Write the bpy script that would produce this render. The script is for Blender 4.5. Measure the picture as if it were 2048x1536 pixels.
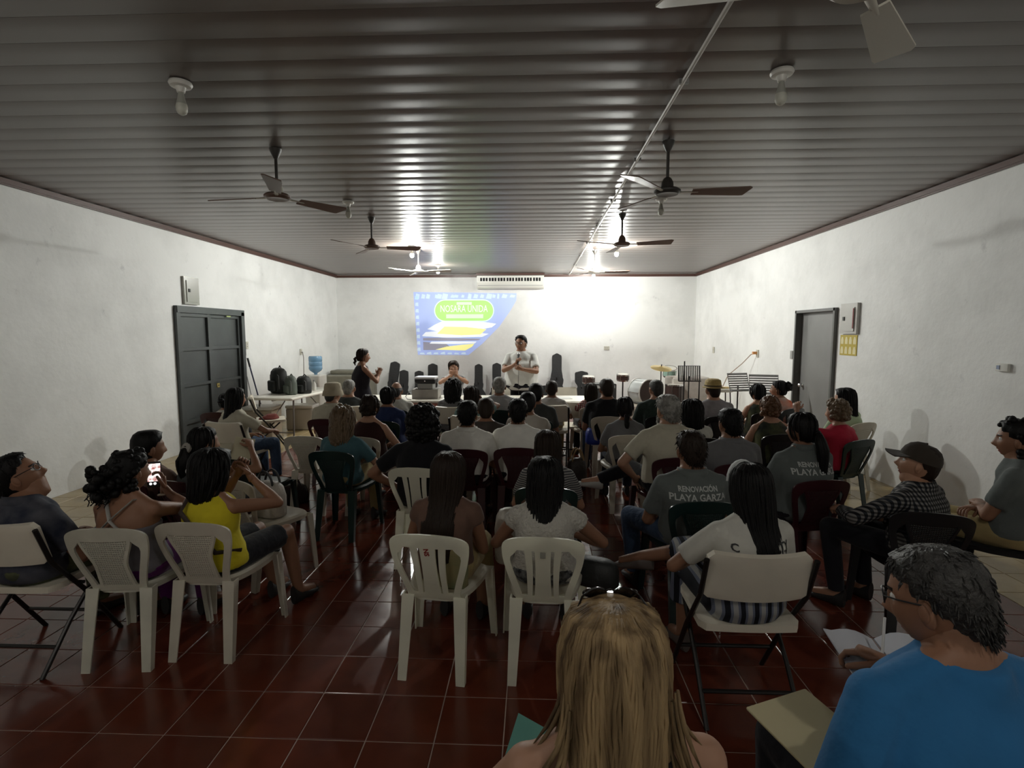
import bpy, bmesh, math, random
import numpy as np
from mathutils import Vector, Matrix
from mathutils.bvhtree import BVHTree

random.seed(7)
rng = np.random.default_rng(7)
scene = bpy.context.scene
for o in list(bpy.data.objects):
    bpy.data.objects.remove(o, do_unlink=True)
C = scene.collection
PI = math.pi

# ------------------------------------------------------------------ camera
cam_data = bpy.data.cameras.new('camera')
cam = bpy.data.objects.new('camera', cam_data)
C.objects.link(cam)
cam.location = (0.0, 0.0, 1.783)
cam.rotation_mode = 'XYZ'
cam.rotation_euler = (PI / 2 - 0.0950, 0.0, 0.0400)
cam_data.sensor_fit = 'HORIZONTAL'
cam_data.sensor_width = 36.0
cam_data.lens = 1073.0 / 2048.0 * 36.0
cam_data.clip_start = 0.05
cam_data.clip_end = 100
scene.camera = cam

# ------------------------------------------------------------------ world, exposure
world = bpy.data.worlds.new('night')
scene.world = world
world.use_nodes = True
world.node_tree.nodes['Background'].inputs[0].default_value = (0.02, 0.022, 0.03, 1)
world.node_tree.nodes['Background'].inputs[1].default_value = 1.0
scene.view_settings.view_transform = 'Standard'
scene.view_settings.look = 'None'
scene.view_settings.gamma = 1.0
scene.view_settings.use_curve_mapping = False
scene.view_settings.exposure = 0.0
BULB_STRENGTH = 4300.0       # the four lit LED bulbs of the room

# room size (metres); y runs from the camera towards the stage wall
XL, XR, YB, YF, H = -5.21, 4.18, 14.15, -1.0, 3.30
TILE = 0.303

# ------------------------------------------------------------------ materials
MATS = {}


def mat(name, col=(0.5, 0.5, 0.5), rough=0.6, metal=0.0, spec=0.5, bump=0.0, bscale=40.0, var=0.0, vscale=6.0,
        emit=None, estr=0.0, coat=0.0, alpha=1.0, trans=0.0, sheen=0.0, stretch=None, col2=None):
    if name in MATS:
        return MATS[name]
    m = bpy.data.materials.new(name)
    m.use_nodes = True
    nt = m.node_tree
    b = nt.nodes['Principled BSDF']
    b.inputs['Base Color'].default_value = (*col, 1)
    b.inputs['Roughness'].default_value = rough
    b.inputs['Metallic'].default_value = metal
    b.inputs['Specular IOR Level'].default_value = spec
    if coat:
        b.inputs['Coat Weight'].default_value = coat
        b.inputs['Coat Roughness'].default_value = 0.08
    if alpha < 1:
        b.inputs['Alpha'].default_value = alpha
    if trans:
        b.inputs['Transmission Weight'].default_value = trans
    if sheen:
        b.inputs['Sheen Weight'].default_value = sheen
    if emit:
        b.inputs['Emission Color'].default_value = (*emit, 1)
        b.inputs['Emission Strength'].default_value = estr
    if bump or var or col2:
        tc = nt.nodes.new('ShaderNodeTexCoord')
        mp = nt.nodes.new('ShaderNodeMapping')
        nt.links.new(tc.outputs['Object'], mp.inputs['Vector'])
        if stretch:
            mp.inputs['Scale'].default_value = stretch
        if var or col2:
            n = nt.nodes.new('ShaderNodeTexNoise')
            n.inputs['Scale'].default_value = vscale
            n.inputs['Detail'].default_value = 5
            nt.links.new(mp.outputs[0], n.inputs['Vector'])
            r = nt.nodes.new('ShaderNodeMix')
            r.data_type = 'RGBA'
            c2 = col2 or tuple(max(0, c * (1 - var)) for c in col)
            c1 = col if col2 else tuple(min(1, c * (1 + var)) for c in col)
            r.inputs['A'].default_value = (*c2, 1)
            r.inputs['B'].default_value = (*c1, 1)
            ramp = nt.nodes.new('ShaderNodeMapRange')
            ramp.inputs['From Min'].default_value = 0.35
            ramp.inputs['From Max'].default_value = 0.65
            nt.links.new(n.outputs['Fac'], ramp.inputs['Value'])
            nt.links.new(ramp.outputs[0], r.inputs['Factor'])
            nt.links.new(r.outputs['Result'], b.inputs['Base Color'])
        if bump:
            n2 = nt.nodes.new('ShaderNodeTexNoise')
            n2.inputs['Scale'].default_value = bscale
            n2.inputs['Detail'].default_value = 4
            nt.links.new(mp.outputs[0], n2.inputs['Vector'])
            bp = nt.nodes.new('ShaderNodeBump')
            bp.inputs['Strength'].default_value = bump
            bp.inputs['Distance'].default_value = 0.02
            nt.links.new(n2.outputs['Fac'], bp.inputs['Height'])
            nt.links.new(bp.outputs[0], b.inputs['Normal'])
    MATS[name] = m
    return m


def stripes_mat(name, cols, scale, axis='Z', rough=0.8, distort=0.0, second=None):
    """Woven stripes (second: crossing stripes for a plaid)."""
    if name in MATS:
        return MATS[name]
    m = bpy.data.materials.new(name)
    m.use_nodes = True
    nt = m.node_tree
    b = nt.nodes['Principled BSDF']
    b.inputs['Roughness'].default_value = rough
    b.inputs['Specular IOR Level'].default_value = 0.2
    tc = nt.nodes.new('ShaderNodeTexCoord')

    def wave(ax, sc):
        w = nt.nodes.new('ShaderNodeTexWave')
        w.bands_direction = ax
        w.inputs['Scale'].default_value = sc
        w.inputs['Distortion'].default_value = distort
        w.inputs['Detail'].default_value = 1
        w.inputs['Detail Scale'].default_value = 0.6
        nt.links.new(tc.outputs['Object'], w.inputs['Vector'])
        return w
    w = wave(axis, scale)
    r = nt.nodes.new('ShaderNodeValToRGB')
    r.color_ramp.interpolation = 'CONSTANT'
    els = r.color_ramp.elements
    els[0].position = 0
    els[0].color = (*cols[0], 1)
    els[1].position = 1.0 / len(cols)
    els[1].color = (*cols[1], 1)
    for i in range(2, len(cols)):
        e = els.new(i / len(cols))
        e.color = (*cols[i], 1)
    nt.links.new(w.outputs['Fac'], r.inputs['Fac'])
    out = r.outputs['Color']
    if second:
        w2 = wave(second[0], second[1])
        mx = nt.nodes.new('ShaderNodeMix')
        mx.data_type = 'RGBA'
        mx.blend_type = 'MULTIPLY'
        mx.inputs['Factor'].default_value = 0.8
        nt.links.new(out, mx.inputs['A'])
        nt.links.new(w2.outputs['Color'], mx.inputs['B'])
        out = mx.outputs['Result']
    nt.links.new(out, b.inputs['Base Color'])
    MATS[name] = m
    return m


# ------------------------------------------------------------------ mesh builder
def rotz(a):
    return Matrix.Rotation(a, 3, 'Z')


class MB:
    def __init__(self):
        self.v = []
        self.f = []
        self.mi = []

    def add(self, verts, faces, mi=0):
        n = len(self.v)
        self.v.extend([tuple(p) for p in verts])
        self.f.extend([tuple(i + n for i in q) for q in faces])
        self.mi.extend([mi] * len(faces))
        return self

    def box(self, c, s, mi=0, rot=None, taper=1.0):
        hx, hy, hz = s[0] / 2, s[1] / 2, s[2] / 2
        vs = []
        for z in (-1, 1):
            t = taper if z < 0 else 1.0
            for x, y in ((-1, -1), (1, -1), (1, 1), (-1, 1)):
                p = Vector((x * hx * t, y * hy * t, z * hz))
                if rot is not None:
                    p = rot @ p
                vs.append((p.x + c[0], p.y + c[1], p.z + c[2]))
        return self.add(vs, [(3, 2, 1, 0), (4, 5, 6, 7), (0, 1, 5, 4), (1, 2, 6, 5), (2, 3, 7, 6), (3, 0, 4, 7)], mi)

    def rbox(self, c, s, r=0.01, mi=0, rot=None, seg=2):
        """Box with rounded vertical edges and softened top/bottom."""
        hx, hy, hz = s[0] / 2, s[1] / 2, s[2] / 2
        r = min(r, hx * .99, hy * .99)
        e = min(r * .5, hz * .5)

        def ring(off, z):
            pts = []
            for cx, cy, a0 in ((1, 1, 0), (-1, 1, 90), (-1, -1, 180), (1, -1, 270)):
                for k in range(seg + 1):
                    a = math.radians(a0 + 90 * k / seg)
                    pts.append(Vector((cx * (hx - r) + (r - off) * math.cos(a), cy * (hy - r) + (r - off) * math.sin(a), z)))
            return pts
        rings = [ring(e, -hz), ring(0, -hz + e), ring(0, hz - e), ring(e, hz)]
        out = []
        for R in rings:
            o = []
            for p in R:
                if rot is not None:
                    p = rot @ p
                o.append((p.x + c[0], p.y + c[1], p.z + c[2]))
            out.append(o)
        return self.loft(out, mi=mi)

    def loft(self, rings, cap=True, mi=0, closed=True):
        n = len(rings[0])
        vs = [p for r in rings for p in r]
        fs = []
        for i in range(len(rings) - 1):
            a, b = i * n, (i + 1) * n
            for k in range(n if closed else n - 1):
                k2 = (k + 1) % n
                fs.append((a + k, a + k2, b + k2, b + k))
        if cap:
            fs.append(tuple(range(n - 1, -1, -1)))
            fs.append(tuple(range((len(rings) - 1) * n, len(rings) * n)))
        return self.add(vs, fs, mi)

    def tube(self, pts, rad, n=8, mi=0, round_ends=False, flat=1.0):
        pts = [Vector(p) for p in pts]
        if not hasattr(rad, '__len__'):
            rad = [rad] * len(pts)
        rings = []
        prev = None
        m = len(pts)
        for i, p in enumerate(pts):
            if i == 0:
                d = pts[1] - pts[0]
            elif i == m - 1:
                d = pts[-1] - pts[-2]
            else:
                d = pts[i + 1] - pts[i - 1]
            if d.length < 1e-9:
                d = Vector((0, 0, 1))
            d.normalize()
            if prev is None:
                ref = Vector((0, 0, 1)) if abs(d.z) < 0.9 else Vector((1, 0, 0))
                u = d.cross(ref).normalized()
            else:
                u = (prev - d * prev.dot(d))
                if u.length < 1e-6:
                    u = d.orthogonal()
                u.normalize()
            prev = u
            w = d.cross(u)
            r = rad[i]

            def mk(c, rr):
                return [tuple(c + u * (rr * math.cos(2 * PI * k / n)) + w * (rr * flat * math.sin(2 * PI * k / n))) for k in range(n)]
            if round_ends and i == 0:
                rings.append(mk(p - d * r * 0.9, r * 0.3))
                rings.append(mk(p - d * r * 0.6, r * 0.78))
            rings.append(mk(p, r))
            if round_ends and i == m - 1:
                rings.append(mk(p + d * r * 0.6, r * 0.78))
                rings.append(mk(p + d * r * 0.9, r * 0.3))
        return self.loft(rings, mi=mi)

    def lathe(self, prof, c=(0, 0, 0), n=20, mi=0, rot=None, cap=True):
        rings = []
        for r, z in prof:
            ring = []
            for k in range(n):
                a = 2 * PI * k / n
                p = Vector((r * math.cos(a), r * math.sin(a), z))
                if rot is not None:
                    p = rot @ p
                ring.append((p.x + c[0], p.y + c[1], p.z + c[2]))
            rings.append(ring)
        return self.loft(rings, cap=cap, mi=mi)

    def ball(self, c, r, n=10, m=7, mi=0, rot=None):
        if not hasattr(r, '__len__'):
            r = (r, r, r)
        rings = []
        for i in range(m + 1):
            ph = -PI / 2 + PI * i / m
            cr = max(math.cos(ph), 0.02)
            ring = []
            for k in range(n):
                a = 2 * PI * k / n
                p = Vector((r[0] * cr * math.cos(a), r[1] * cr * math.sin(a), r[2] * math.sin(ph)))
                if rot is not None:
                    p = rot @ p
                ring.append((p.x + c[0], p.y + c[1], p.z + c[2]))
            rings.append(ring)
        return self.loft(rings, mi=mi)

    def prism(self, poly, z0, z1, mi=0, axis='Z'):
        """Polygon (list of 2-d points, counter-clockwise) extruded along an axis."""
        def P(p, z):
            return {'Z': (p[0], p[1], z), 'Y': (p[0], z, p[1]), 'X': (z, p[0], p[1])}[axis]
        n = len(poly)
        vs = [P(p, z0) for p in poly] + [P(p, z1) for p in poly]
        fs = [tuple(range(n - 1, -1, -1)), tuple(range(n, 2 * n))]
        for k in range(n):
            k2 = (k + 1) % n
            fs.append((k, k2, n + k2, n + k))
        return self.add(vs, fs, mi)

    def xform(self, fn):
        self.v = [tuple(fn(p)) for p in self.v]
        return self

    def mesh(self, name, mats=None, smooth=True, angle=40):
        me = bpy.data.meshes.new(name)
        me.from_pydata(self.v, [], self.f)
        if mats is not None:
            for m in (mats if isinstance(mats, (list, tuple)) else [mats]):
                me.materials.append(m)
            if len(me.materials) > 1:
                me.polygons.foreach_set('material_index', self.mi)
        bm = bmesh.new()
        bm.from_mesh(me)
        bmesh.ops.recalc_face_normals(bm, faces=bm.faces)
        bm.to_mesh(me)
        bm.free()
        if smooth:
            me.polygons.foreach_set('use_smooth', [True] * len(me.polygons))
            if angle < 180:
                me.set_sharp_from_angle(angle=math.radians(angle))
        me.update()
        return me

    def build(self, name, mats, parent=None, smooth=True, angle=40):
        o = bpy.data.objects.new(name, self.mesh(name, mats, smooth, angle))
        C.objects.link(o)
        if parent is not None:
            o.parent = parent
        return o


def tag(o, label=None, cat=None, group=None, kind=None):
    if label:
        o['label'] = label
    if cat:
        o['category'] = cat
    if group:
        o['group'] = group
    if kind:
        o['kind'] = kind
    return o


def thing(name, label, cat, loc=(0, 0, 0), rz=0.0, group=None):
    o = bpy.data.objects.new(name, None)
    C.objects.link(o)
    o.empty_display_size = 0.1
    o.location = loc
    o.rotation_euler = (0, 0, rz)
    return tag(o, label, cat, group)


def inst(me, name, parent=None, loc=(0, 0, 0), rot=(0, 0, 0)):
    o = bpy.data.objects.new(name, me)
    C.objects.link(o)
    if parent is not None:
        o.parent = parent
    o.location = loc
    o.rotation_euler = rot
    return o


KIDS = {}


def copy_tree(o, parent=None):
    c = o.copy()
    C.objects.link(c)
    c.parent = parent
    for ch in list(o.children):
        copy_tree(ch, c)
    return c


def struct(o):
    o['kind'] = 'structure'
    return o


scratch = bpy.data.collections.new('scratch')
C.children.link(scratch)


def remesh(mb, voxel, smooth=5, fac=0.5):
    """Fuse the shapes of a builder into one continuous skin; returns verts, faces."""
    me = bpy.data.meshes.new('tmp')
    me.from_pydata(mb.v, [], mb.f)
    bm = bmesh.new()
    bm.from_mesh(me)
    bmesh.ops.recalc_face_normals(bm, faces=bm.faces)
    bm.to_mesh(me)
    bm.free()
    o = bpy.data.objects.new('tmp', me)
    scratch.objects.link(o)
    r = o.modifiers.new('r', 'REMESH')
    r.mode = 'VOXEL'
    r.voxel_size = voxel
    s = o.modifiers.new('s', 'SMOOTH')
    s.factor = fac
    s.iterations = smooth
    dg = bpy.context.evaluated_depsgraph_get()
    ev = o.evaluated_get(dg)
    em = ev.to_mesh()
    vs = np.empty(len(em.vertices) * 3, dtype=np.float32)
    em.vertices.foreach_get('co', vs)
    vs = vs.reshape(-1, 3)
    fs = [tuple(p.vertices) for p in em.polygons]
    ev.to_mesh_clear()
    bpy.data.objects.remove(o, do_unlink=True)
    bpy.data.meshes.remove(me)
    return vs, fs


def text_mesh(s, size, extrude=0.0, align='CENTER', offset=0.0, space=1.0):
    cu = bpy.data.curves.new('txt', 'FONT')
    cu.body = s
    cu.size = size
    cu.extrude = extrude
    cu.align_x = align
    cu.align_y = 'CENTER'
    cu.offset = offset
    cu.resolution_u = 2
    cu.space_character = space
    o = bpy.data.objects.new('txt', cu)
    scratch.objects.link(o)
    dg = bpy.context.evaluated_depsgraph_get()
    me = bpy.data.meshes.new_from_object(o.evaluated_get(dg))
    bpy.data.objects.remove(o, do_unlink=True)
    bpy.data.curves.remove(cu)
    return me


def text_obj(s, size, name, material, parent, M, squash=(1, 1)):
    me = text_mesh(s, size, extrude=0.001)
    me.transform(Matrix.Diagonal((squash[0], squash[1], 1, 1)))
    me.transform(M)
    me.materials.clear()
    me.materials.append(material)
    o = bpy.data.objects.new(name, me)
    C.objects.link(o)
    o.parent = parent
    return o
# ------------------------------------------------------------------ room shell
def wall_paint():
    m = bpy.data.materials.new('white_wall_paint')
    m.use_nodes = True
    nt = m.node_tree
    b = nt.nodes['Principled BSDF']
    b.inputs['Roughness'].default_value = 0.62
    b.inputs['Specular IOR Level'].default_value = 0.3
    tc = nt.nodes.new('ShaderNodeTexCoord')
    n1 = nt.nodes.new('ShaderNodeTexNoise')
    n1.inputs['Scale'].default_value = 0.9
    n1.inputs['Detail'].default_value = 6
    n1.inputs['Roughness'].default_value = 0.62
    nt.links.new(tc.outputs['Object'], n1.inputs['Vector'])
    r1 = nt.nodes.new('ShaderNodeValToRGB')
    r1.color_ramp.elements[0].position = 0.36
    r1.color_ramp.elements[0].color = (0.76, 0.765, 0.75, 1)
    r1.color_ramp.elements[1].position = 0.56
    r1.color_ramp.elements[1].color = (0.86, 0.865, 0.85, 1)
    nt.links.new(n1.outputs['Fac'], r1.inputs['Fac'])
    # sparse rubbed grey stains
    n2 = nt.nodes.new('ShaderNodeTexNoise')
    n2.inputs['Scale'].default_value = 3.2
    n2.inputs['Detail'].default_value = 8
    n2.inputs['Roughness'].default_value = 0.7
    nt.links.new(tc.outputs['Object'], n2.inputs['Vector'])
    r2 = nt.nodes.new('ShaderNodeValToRGB')
    r2.color_ramp.elements[0].position = 0.64
    r2.color_ramp.elements[0].color = (1, 1, 1, 1)
    r2.color_ramp.elements[1].position = 0.80
    r2.color_ramp.elements[1].color = (0.62, 0.62, 0.64, 1)
    nt.links.new(n2.outputs['Fac'], r2.inputs['Fac'])
    mx = nt.nodes.new('ShaderNodeMix')
    mx.data_type = 'RGBA'
    mx.blend_type = 'MULTIPLY'
    mx.inputs['Factor'].default_value = 1
    nt.links.new(r1.outputs[0], mx.inputs['A'])
    nt.links.new(r2.outputs[0], mx.inputs['B'])
    nt.links.new(mx.outputs['Result'], b.inputs['Base Color'])
    n3 = nt.nodes.new('ShaderNodeTexNoise')
    n3.inputs['Scale'].default_value = 14
    n3.inputs['Detail'].default_value = 6
    nt.links.new(tc.outputs['Object'], n3.inputs['Vector'])
    bp = nt.nodes.new('ShaderNodeBump')
    bp.inputs['Strength'].default_value = 0.18
    bp.inputs['Distance'].default_value = 0.02
    nt.links.new(n3.outputs['Fac'], bp.inputs['Height'])
    nt.links.new(bp.outputs[0], b.inputs['Normal'])
    return m


def tile_mat(name, c1, c2, c3):
    m = bpy.data.materials.new(name)
    m.use_nodes = True
    nt = m.node_tree
    b = nt.nodes['Principled BSDF']
    tc = nt.nodes.new('ShaderNodeTexCoord')
    geo = nt.nodes.new('ShaderNodeNewGeometry')
    oi = nt.nodes.new('ShaderNodeObjectInfo')
    n = nt.nodes.new('ShaderNodeTexNoise')
    n.inputs['Scale'].default_value = 5
    n.inputs['Detail'].default_value = 5
    nt.links.new(geo.outputs['Position'], n.inputs['Vector'])
    r = nt.nodes.new('ShaderNodeValToRGB')
    r.color_ramp.elements[0].position = 0.3
    r.color_ramp.elements[0].color = (*c1, 1)
    r.color_ramp.elements[1].position = 0.7
    r.color_ramp.elements[1].color = (*c2, 1)
    nt.links.new(n.outputs['Fac'], r.inputs['Fac'])
    ad = nt.nodes.new('ShaderNodeMath')
    ad.operation = 'ADD'
    nt.links.new(geo.outputs['Random Per Island'], ad.inputs[0])
    nt.links.new(oi.outputs['Random'], ad.inputs[1])
    fr = nt.nodes.new('ShaderNodeMath')
    fr.operation = 'FRACT'
    nt.links.new(ad.outputs[0], fr.inputs[0])
    ml = nt.nodes.new('ShaderNodeMath')
    ml.operation = 'MULTIPLY'
    ml.inputs[1].default_value = 0.55
    nt.links.new(fr.outputs[0], ml.inputs[0])
    mx = nt.nodes.new('ShaderNodeMix')
    mx.data_type = 'RGBA'
    nt.links.new(ml.outputs[0], mx.inputs['Factor'])
    nt.links.new(r.outputs[0], mx.inputs['A'])
    mx.inputs['B'].default_value = (*c3, 1)
    nt.links.new(mx.outputs['Result'], b.inputs['Base Color'])
    # glazed and a little scuffed
    n2 = nt.nodes.new('ShaderNodeTexNoise')
    n2.inputs['Scale'].default_value = 2.2
    n2.inputs['Detail'].default_value = 6
    nt.links.new(geo.outputs['Position'], n2.inputs['Vector'])
    mr = nt.nodes.new('ShaderNodeMapRange')
    mr.inputs['From Min'].default_value = 0.3
    mr.inputs['From Max'].default_value = 0.7
    mr.inputs['To Min'].default_value = 0.12
    mr.inputs['To Max'].default_value = 0.26
    nt.links.new(n2.outputs['Fac'], mr.inputs['Value'])
    nt.links.new(mr.outputs[0], b.inputs['Roughness'])
    b.inputs['Specular IOR Level'].default_value = 0.55
    n3 = nt.nodes.new('ShaderNodeTexNoise')
    n3.inputs['Scale'].default_value = 7
    nt.links.new(geo.outputs['Position'], n3.inputs['Vector'])
    bp = nt.nodes.new('ShaderNodeBump')
    bp.inputs['Strength'].default_value = 0.05
    bp.inputs['Distance'].default_value = 0.02
    nt.links.new(n3.outputs['Fac'], bp.inputs['Height'])
    nt.links.new(bp.outputs[0], b.inputs['Normal'])
    return m


WALL = wall_paint()
M_TILE = tile_mat('red_clay_tile', (0.105, 0.022, 0.011), (0.165, 0.037, 0.018), (0.085, 0.018, 0.010))
M_BEIGE = tile_mat('beige_border_tile', (0.36, 0.26, 0.12), (0.46, 0.36, 0.19), (0.40, 0.31, 0.17))
M_GROUT = mat('pale_grout', (0.50, 0.40, 0.33), 0.7, var=0.25, vscale=3)
M_PLANK = mat('brown_pvc_plank', (0.140, 0.114, 0.100), 0.33, spec=0.6, var=0.06, vscale=1.5)
M_TRIM = mat('dark_brown_trim', (0.085, 0.040, 0.030), 0.35)
M_DOOR = mat('dark_grey_steel', (0.060, 0.066, 0.066), 0.38, var=0.12, vscale=3)
M_DOOR2 = mat('mid_grey_steel', (0.20, 0.20, 0.195), 0.42, var=0.06, vscale=3)
M_DARK = mat('black_gap', (0.008, 0.008, 0.008), 0.8)
M_WHITE_PL = mat('white_plastic', (0.72, 0.71, 0.66), 0.35)
M_BRASS = mat('brass', (0.75, 0.58, 0.22), 0.3, metal=0.9)
M_CHROME = mat('chrome', (0.75, 0.75, 0.75), 0.2, metal=1.0)
M_BLACK = mat('black_plastic', (0.012, 0.012, 0.013), 0.45)
M_BLACKMETAL = mat('black_metal', (0.018, 0.016, 0.015), 0.35, metal=0.3)
M_GREY = mat('grey_plastic', (0.32, 0.32, 0.31), 0.5)

# floor: grout bed + glazed tiles proud of it
floor = struct(MB().box(((XL + XR) / 2, (YB + YF) / 2, -0.054), (XR - XL + 0.4, YB - YF + 0.4, 0.1)).build('floor', M_GROUT, smooth=False))
TX0, TY0 = -1.338, 2.472
TS = TILE - 0.0055
tile_top = MB()
h_ = TS / 2
e_ = 0.002
tile_v = [(-h_, -h_, -0.006), (h_, -h_, -0.006), (h_, h_, -0.006), (-h_, h_, -0.006),
          (-h_, -h_, -e_), (h_, -h_, -e_), (h_, h_, -e_), (-h_, h_, -e_),
          (-h_ + e_, -h_ + e_, 0), (h_ - e_, -h_ + e_, 0), (h_ - e_, h_ - e_, 0), (-h_ + e_, h_ - e_, 0)]
tile_f = [(0, 1, 5, 4), (1, 2, 6, 5), (2, 3, 7, 6), (3, 0, 4, 7), (4, 5, 9, 8), (5, 6, 10, 9), (6, 7, 11, 10), (7, 4, 8, 11), (8, 9, 10, 11)]
tile_mesh = {}
for key, m_ in (('red', M_TILE), ('beige', M_BEIGE)):
    b_ = MB()
    b_.add(tile_v, tile_f)
    tile_mesh[key] = b_.mesh('floor_tile', m_, smooth=False)
cells = []
for i in range(-14, 20):
    for j in range(-18, 40):
        x = TX0 + (i + .5) * TILE
        y = TY0 + (j + .5) * TILE
        x0, x1 = max(x - h_, XL), min(x + h_, XR)
        y0, y1 = max(y - h_, YF), min(y + h_, YB)
        if x1 - x0 < 0.03 or y1 - y0 < 0.03:
            continue
        kind = 'beige' if (x < -3.72 or x > 3.10) else 'red'
        full = (x1 - x0) > TS - 1e-4 and (y1 - y0) > TS - 1e-4
        vis = full and y > 1.35 and abs(x + 0.04 * y) < 0.93 * y + 0.25
        cells.append((y if vis else 99 + y, x, y, kind, x0, x1, y0, y1))
cells.sort()
near, rest = cells[:300], cells[300:]
for k, (_, x, y, kind, *_r) in enumerate(near):
    o = inst(tile_mesh[kind], 'tile', floor, (x, y, random.uniform(-0.0006, 0.0004)), (random.uniform(-.0012, .0012), random.uniform(-.0012, .0012), 0))
for kind, m_, nm in (('red', M_TILE, 'red_tile_field'), ('beige', M_BEIGE, 'beige_tile_border')):
    b_ = MB()
    for (_, x, y, kd, x0, x1, y0, y1) in rest:
        if kd != kind:
            continue
        cx, cy, sx, sy = (x0 + x1) / 2, (y0 + y1) / 2, (x1 - x0) / TS, (y1 - y0) / TS
        a, c_, z_ = random.uniform(-.0012, .0012), random.uniform(-.0012, .0012), random.uniform(-.0006, .0004)
        b_.add([(p[0] * sx + cx, p[1] * sy + cy, p[2] + z_ + a * p[0] + c_ * p[1]) for p in tile_v], tile_f)
    o = b_.build(nm, m_, floor, smooth=False)
    o['kind'] = 'stuff'

# walls (left and right have a door opening)
T = 0.2
DL = (7.66, 9.40, 2.18)
DR = (7.60, 8.72, 2.13)
w = MB()
w.box((XL - T / 2, (YF + DL[0]) / 2, H / 2), (T, DL[0] - YF, H))
w.box((XL - T / 2, (DL[1] + YB) / 2, H / 2), (T, YB - DL[1], H))
w.box((XL - T / 2, (DL[0] + DL[1]) / 2, (DL[2] + H) / 2), (T, DL[1] - DL[0], H - DL[2]))
struct(w.build('wall_left', WALL, smooth=False))
w = MB()
w.box((XR + T / 2, (YF + DR[0]) / 2, H / 2), (T, DR[0] - YF, H))
w.box((XR + T / 2, (DR[1] + YB) / 2, H / 2), (T, YB - DR[1], H))
w.box((XR + T / 2, (DR[0] + DR[1]) / 2, (DR[2] + H) / 2), (T, DR[1] - DR[0], H - DR[2]))
struct(w.build('wall_right', WALL, smooth=False))
struct(MB().box(((XL + XR) / 2, YB + T / 2, H / 2), (XR - XL + 2 * T, T, H)).build('wall_back', WALL, smooth=False))
struct(MB().box(((XL + XR) / 2, YF - T / 2, H / 2), (XR - XL + 2 * T, T, H)).build('wall_front', WALL, smooth=False))

# ceiling: slab + PVC planks that run across the room
ceil = struct(MB().box(((XL + XR) / 2, (YB + YF) / 2, H + 0.06), (XR - XL + 0.4, YB - YF + 0.4, 0.08)).build('ceiling', M_TRIM, smooth=False))
PW = 0.228
prof = []
for k in range(13):
    t = k / 12
    # a shallow belly with a pinched joint at either edge
    z = -0.0032 * math.sin(PI * t) ** 0.8 - 0.0009 * math.sin(2 * PI * t)
    prof.append((0.0012 + t * (PW - 0.0024), z))
b_ = MB()
ring0 = [(XL + 0.0, y, z) for y, z in prof] + [(XL, PW - 0.0012, 0.016), (XL, 0.0012, 0.016)]
ring1 = [(XR - 0.0, y, z) for y, z in prof] + [(XR, PW - 0.0012, 0.016), (XR, 0.0012, 0.016)]
b_.loft([ring0, ring1])
plank_mesh = b_.mesh('plank', M_PLANK, smooth=True, angle=50)
y = YF
while y < YB:
    inst(plank_mesh, 'plank', ceil, (0, min(y, YB - PW), H))
    y += PW

# brown cornice
for nm, c_, s_ in (('trim_1', (XL + 0.022, (YB + YF) / 2, H - 0.035), (0.044, YB - YF, 0.05)),
                   ('trim_2', (XR - 0.022, (YB + YF) / 2, H - 0.035), (0.044, YB - YF, 0.05)),
                   ('trim_3', ((XL + XR) / 2, YB - 0.022, H - 0.035), (XR - XL, 0.044, 0.05)),
                   ('trim_4', ((XL + XR) / 2, YF + 0.022, H - 0.035), (XR - XL, 0.044, 0.05))):
    t_ = MB().box(c_, s_)
    t_.box((c_[0], c_[1], c_[2] - 0.032), (s_[0] * 0.6 if s_[0] < 1 else s_[0], s_[1] * 0.6 if s_[1] < 1 else s_[1], 0.016))
    struct(t_.build(nm, M_TRIM, smooth=False))
struct(MB().box((-0.60, YB - 0.16, H - 0.03), (1.74, 0.32, 0.05)).build('trim_5', M_TRIM, smooth=False))

# double steel door, left
d1 = struct(thing('door_1', 'dark grey double steel door in the left wall', 'door', (XL, 0, 0)))
fr = MB()
ym, zt = 8.44, 2.08
fr.box((0.0, DL[0] - 0.01, 1.07), (0.10, 0.06, 2.14))
fr.box((0.0, DL[1] - 0.02, 1.07), (0.12, 0.09, 2.14))
fr.box((0.0, (DL[0] + DL[1]) / 2, 2.13), (0.12, DL[1] - DL[0] + 0.06, 0.10))
fr.box((0.03, DL[1] + 0.02, 1.78), (0.05, 0.05, 0.80))
fr.build('door_frame', M_DOOR, d1, smooth=False)
for ya, yb in ((DL[0] + 0.02, ym - 0.012), (ym + 0.012, DL[1] - 0.06)):
    leaf = MB()
    xx = 0.012 if ya < 8 else -0.012
    leaf.box((xx, ya + 0.025, 1.05), (0.05, 0.05, 2.06))
    leaf.box((xx, yb - 0.025, 1.05), (0.05, 0.05, 2.06))
    for z_ in (0.05, 0.44, 1.00, 1.54, 2.05):
        leaf.box((xx, (ya + yb) / 2, z_), (0.05, yb - ya - 0.1, 0.045))
    lo = leaf.build('door_leaf', M_DOOR, d1, smooth=False)
    zs = (0.05, 0.44, 1.00, 1.54, 2.05)
    for k in range(4):
        MB().box((xx - 0.015, (ya + yb) / 2, (zs[k] + zs[k + 1]) / 2), (0.006, yb - ya - 0.1, zs[k + 1] - zs[k] - 0.045)).build('panel', M_DOOR, lo, smooth=False)
lk = MB().rbox((0.0, 0, 0), (0.07, 0.07, 0.02), 0.008, rot=Matrix.Rotation(PI / 2, 3, 'Y'))
lk.xform(lambda p: (p[0] + 0.05, p[1] + 8.55, p[2] + 0.93))
lo = lk.build('lock', M_BRASS, d1)
MB().box((0.062, 8.55, 0.93), (0.004, 0.012, 0.025)).build('keyhole', M_DARK, lo, smooth=False)
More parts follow.
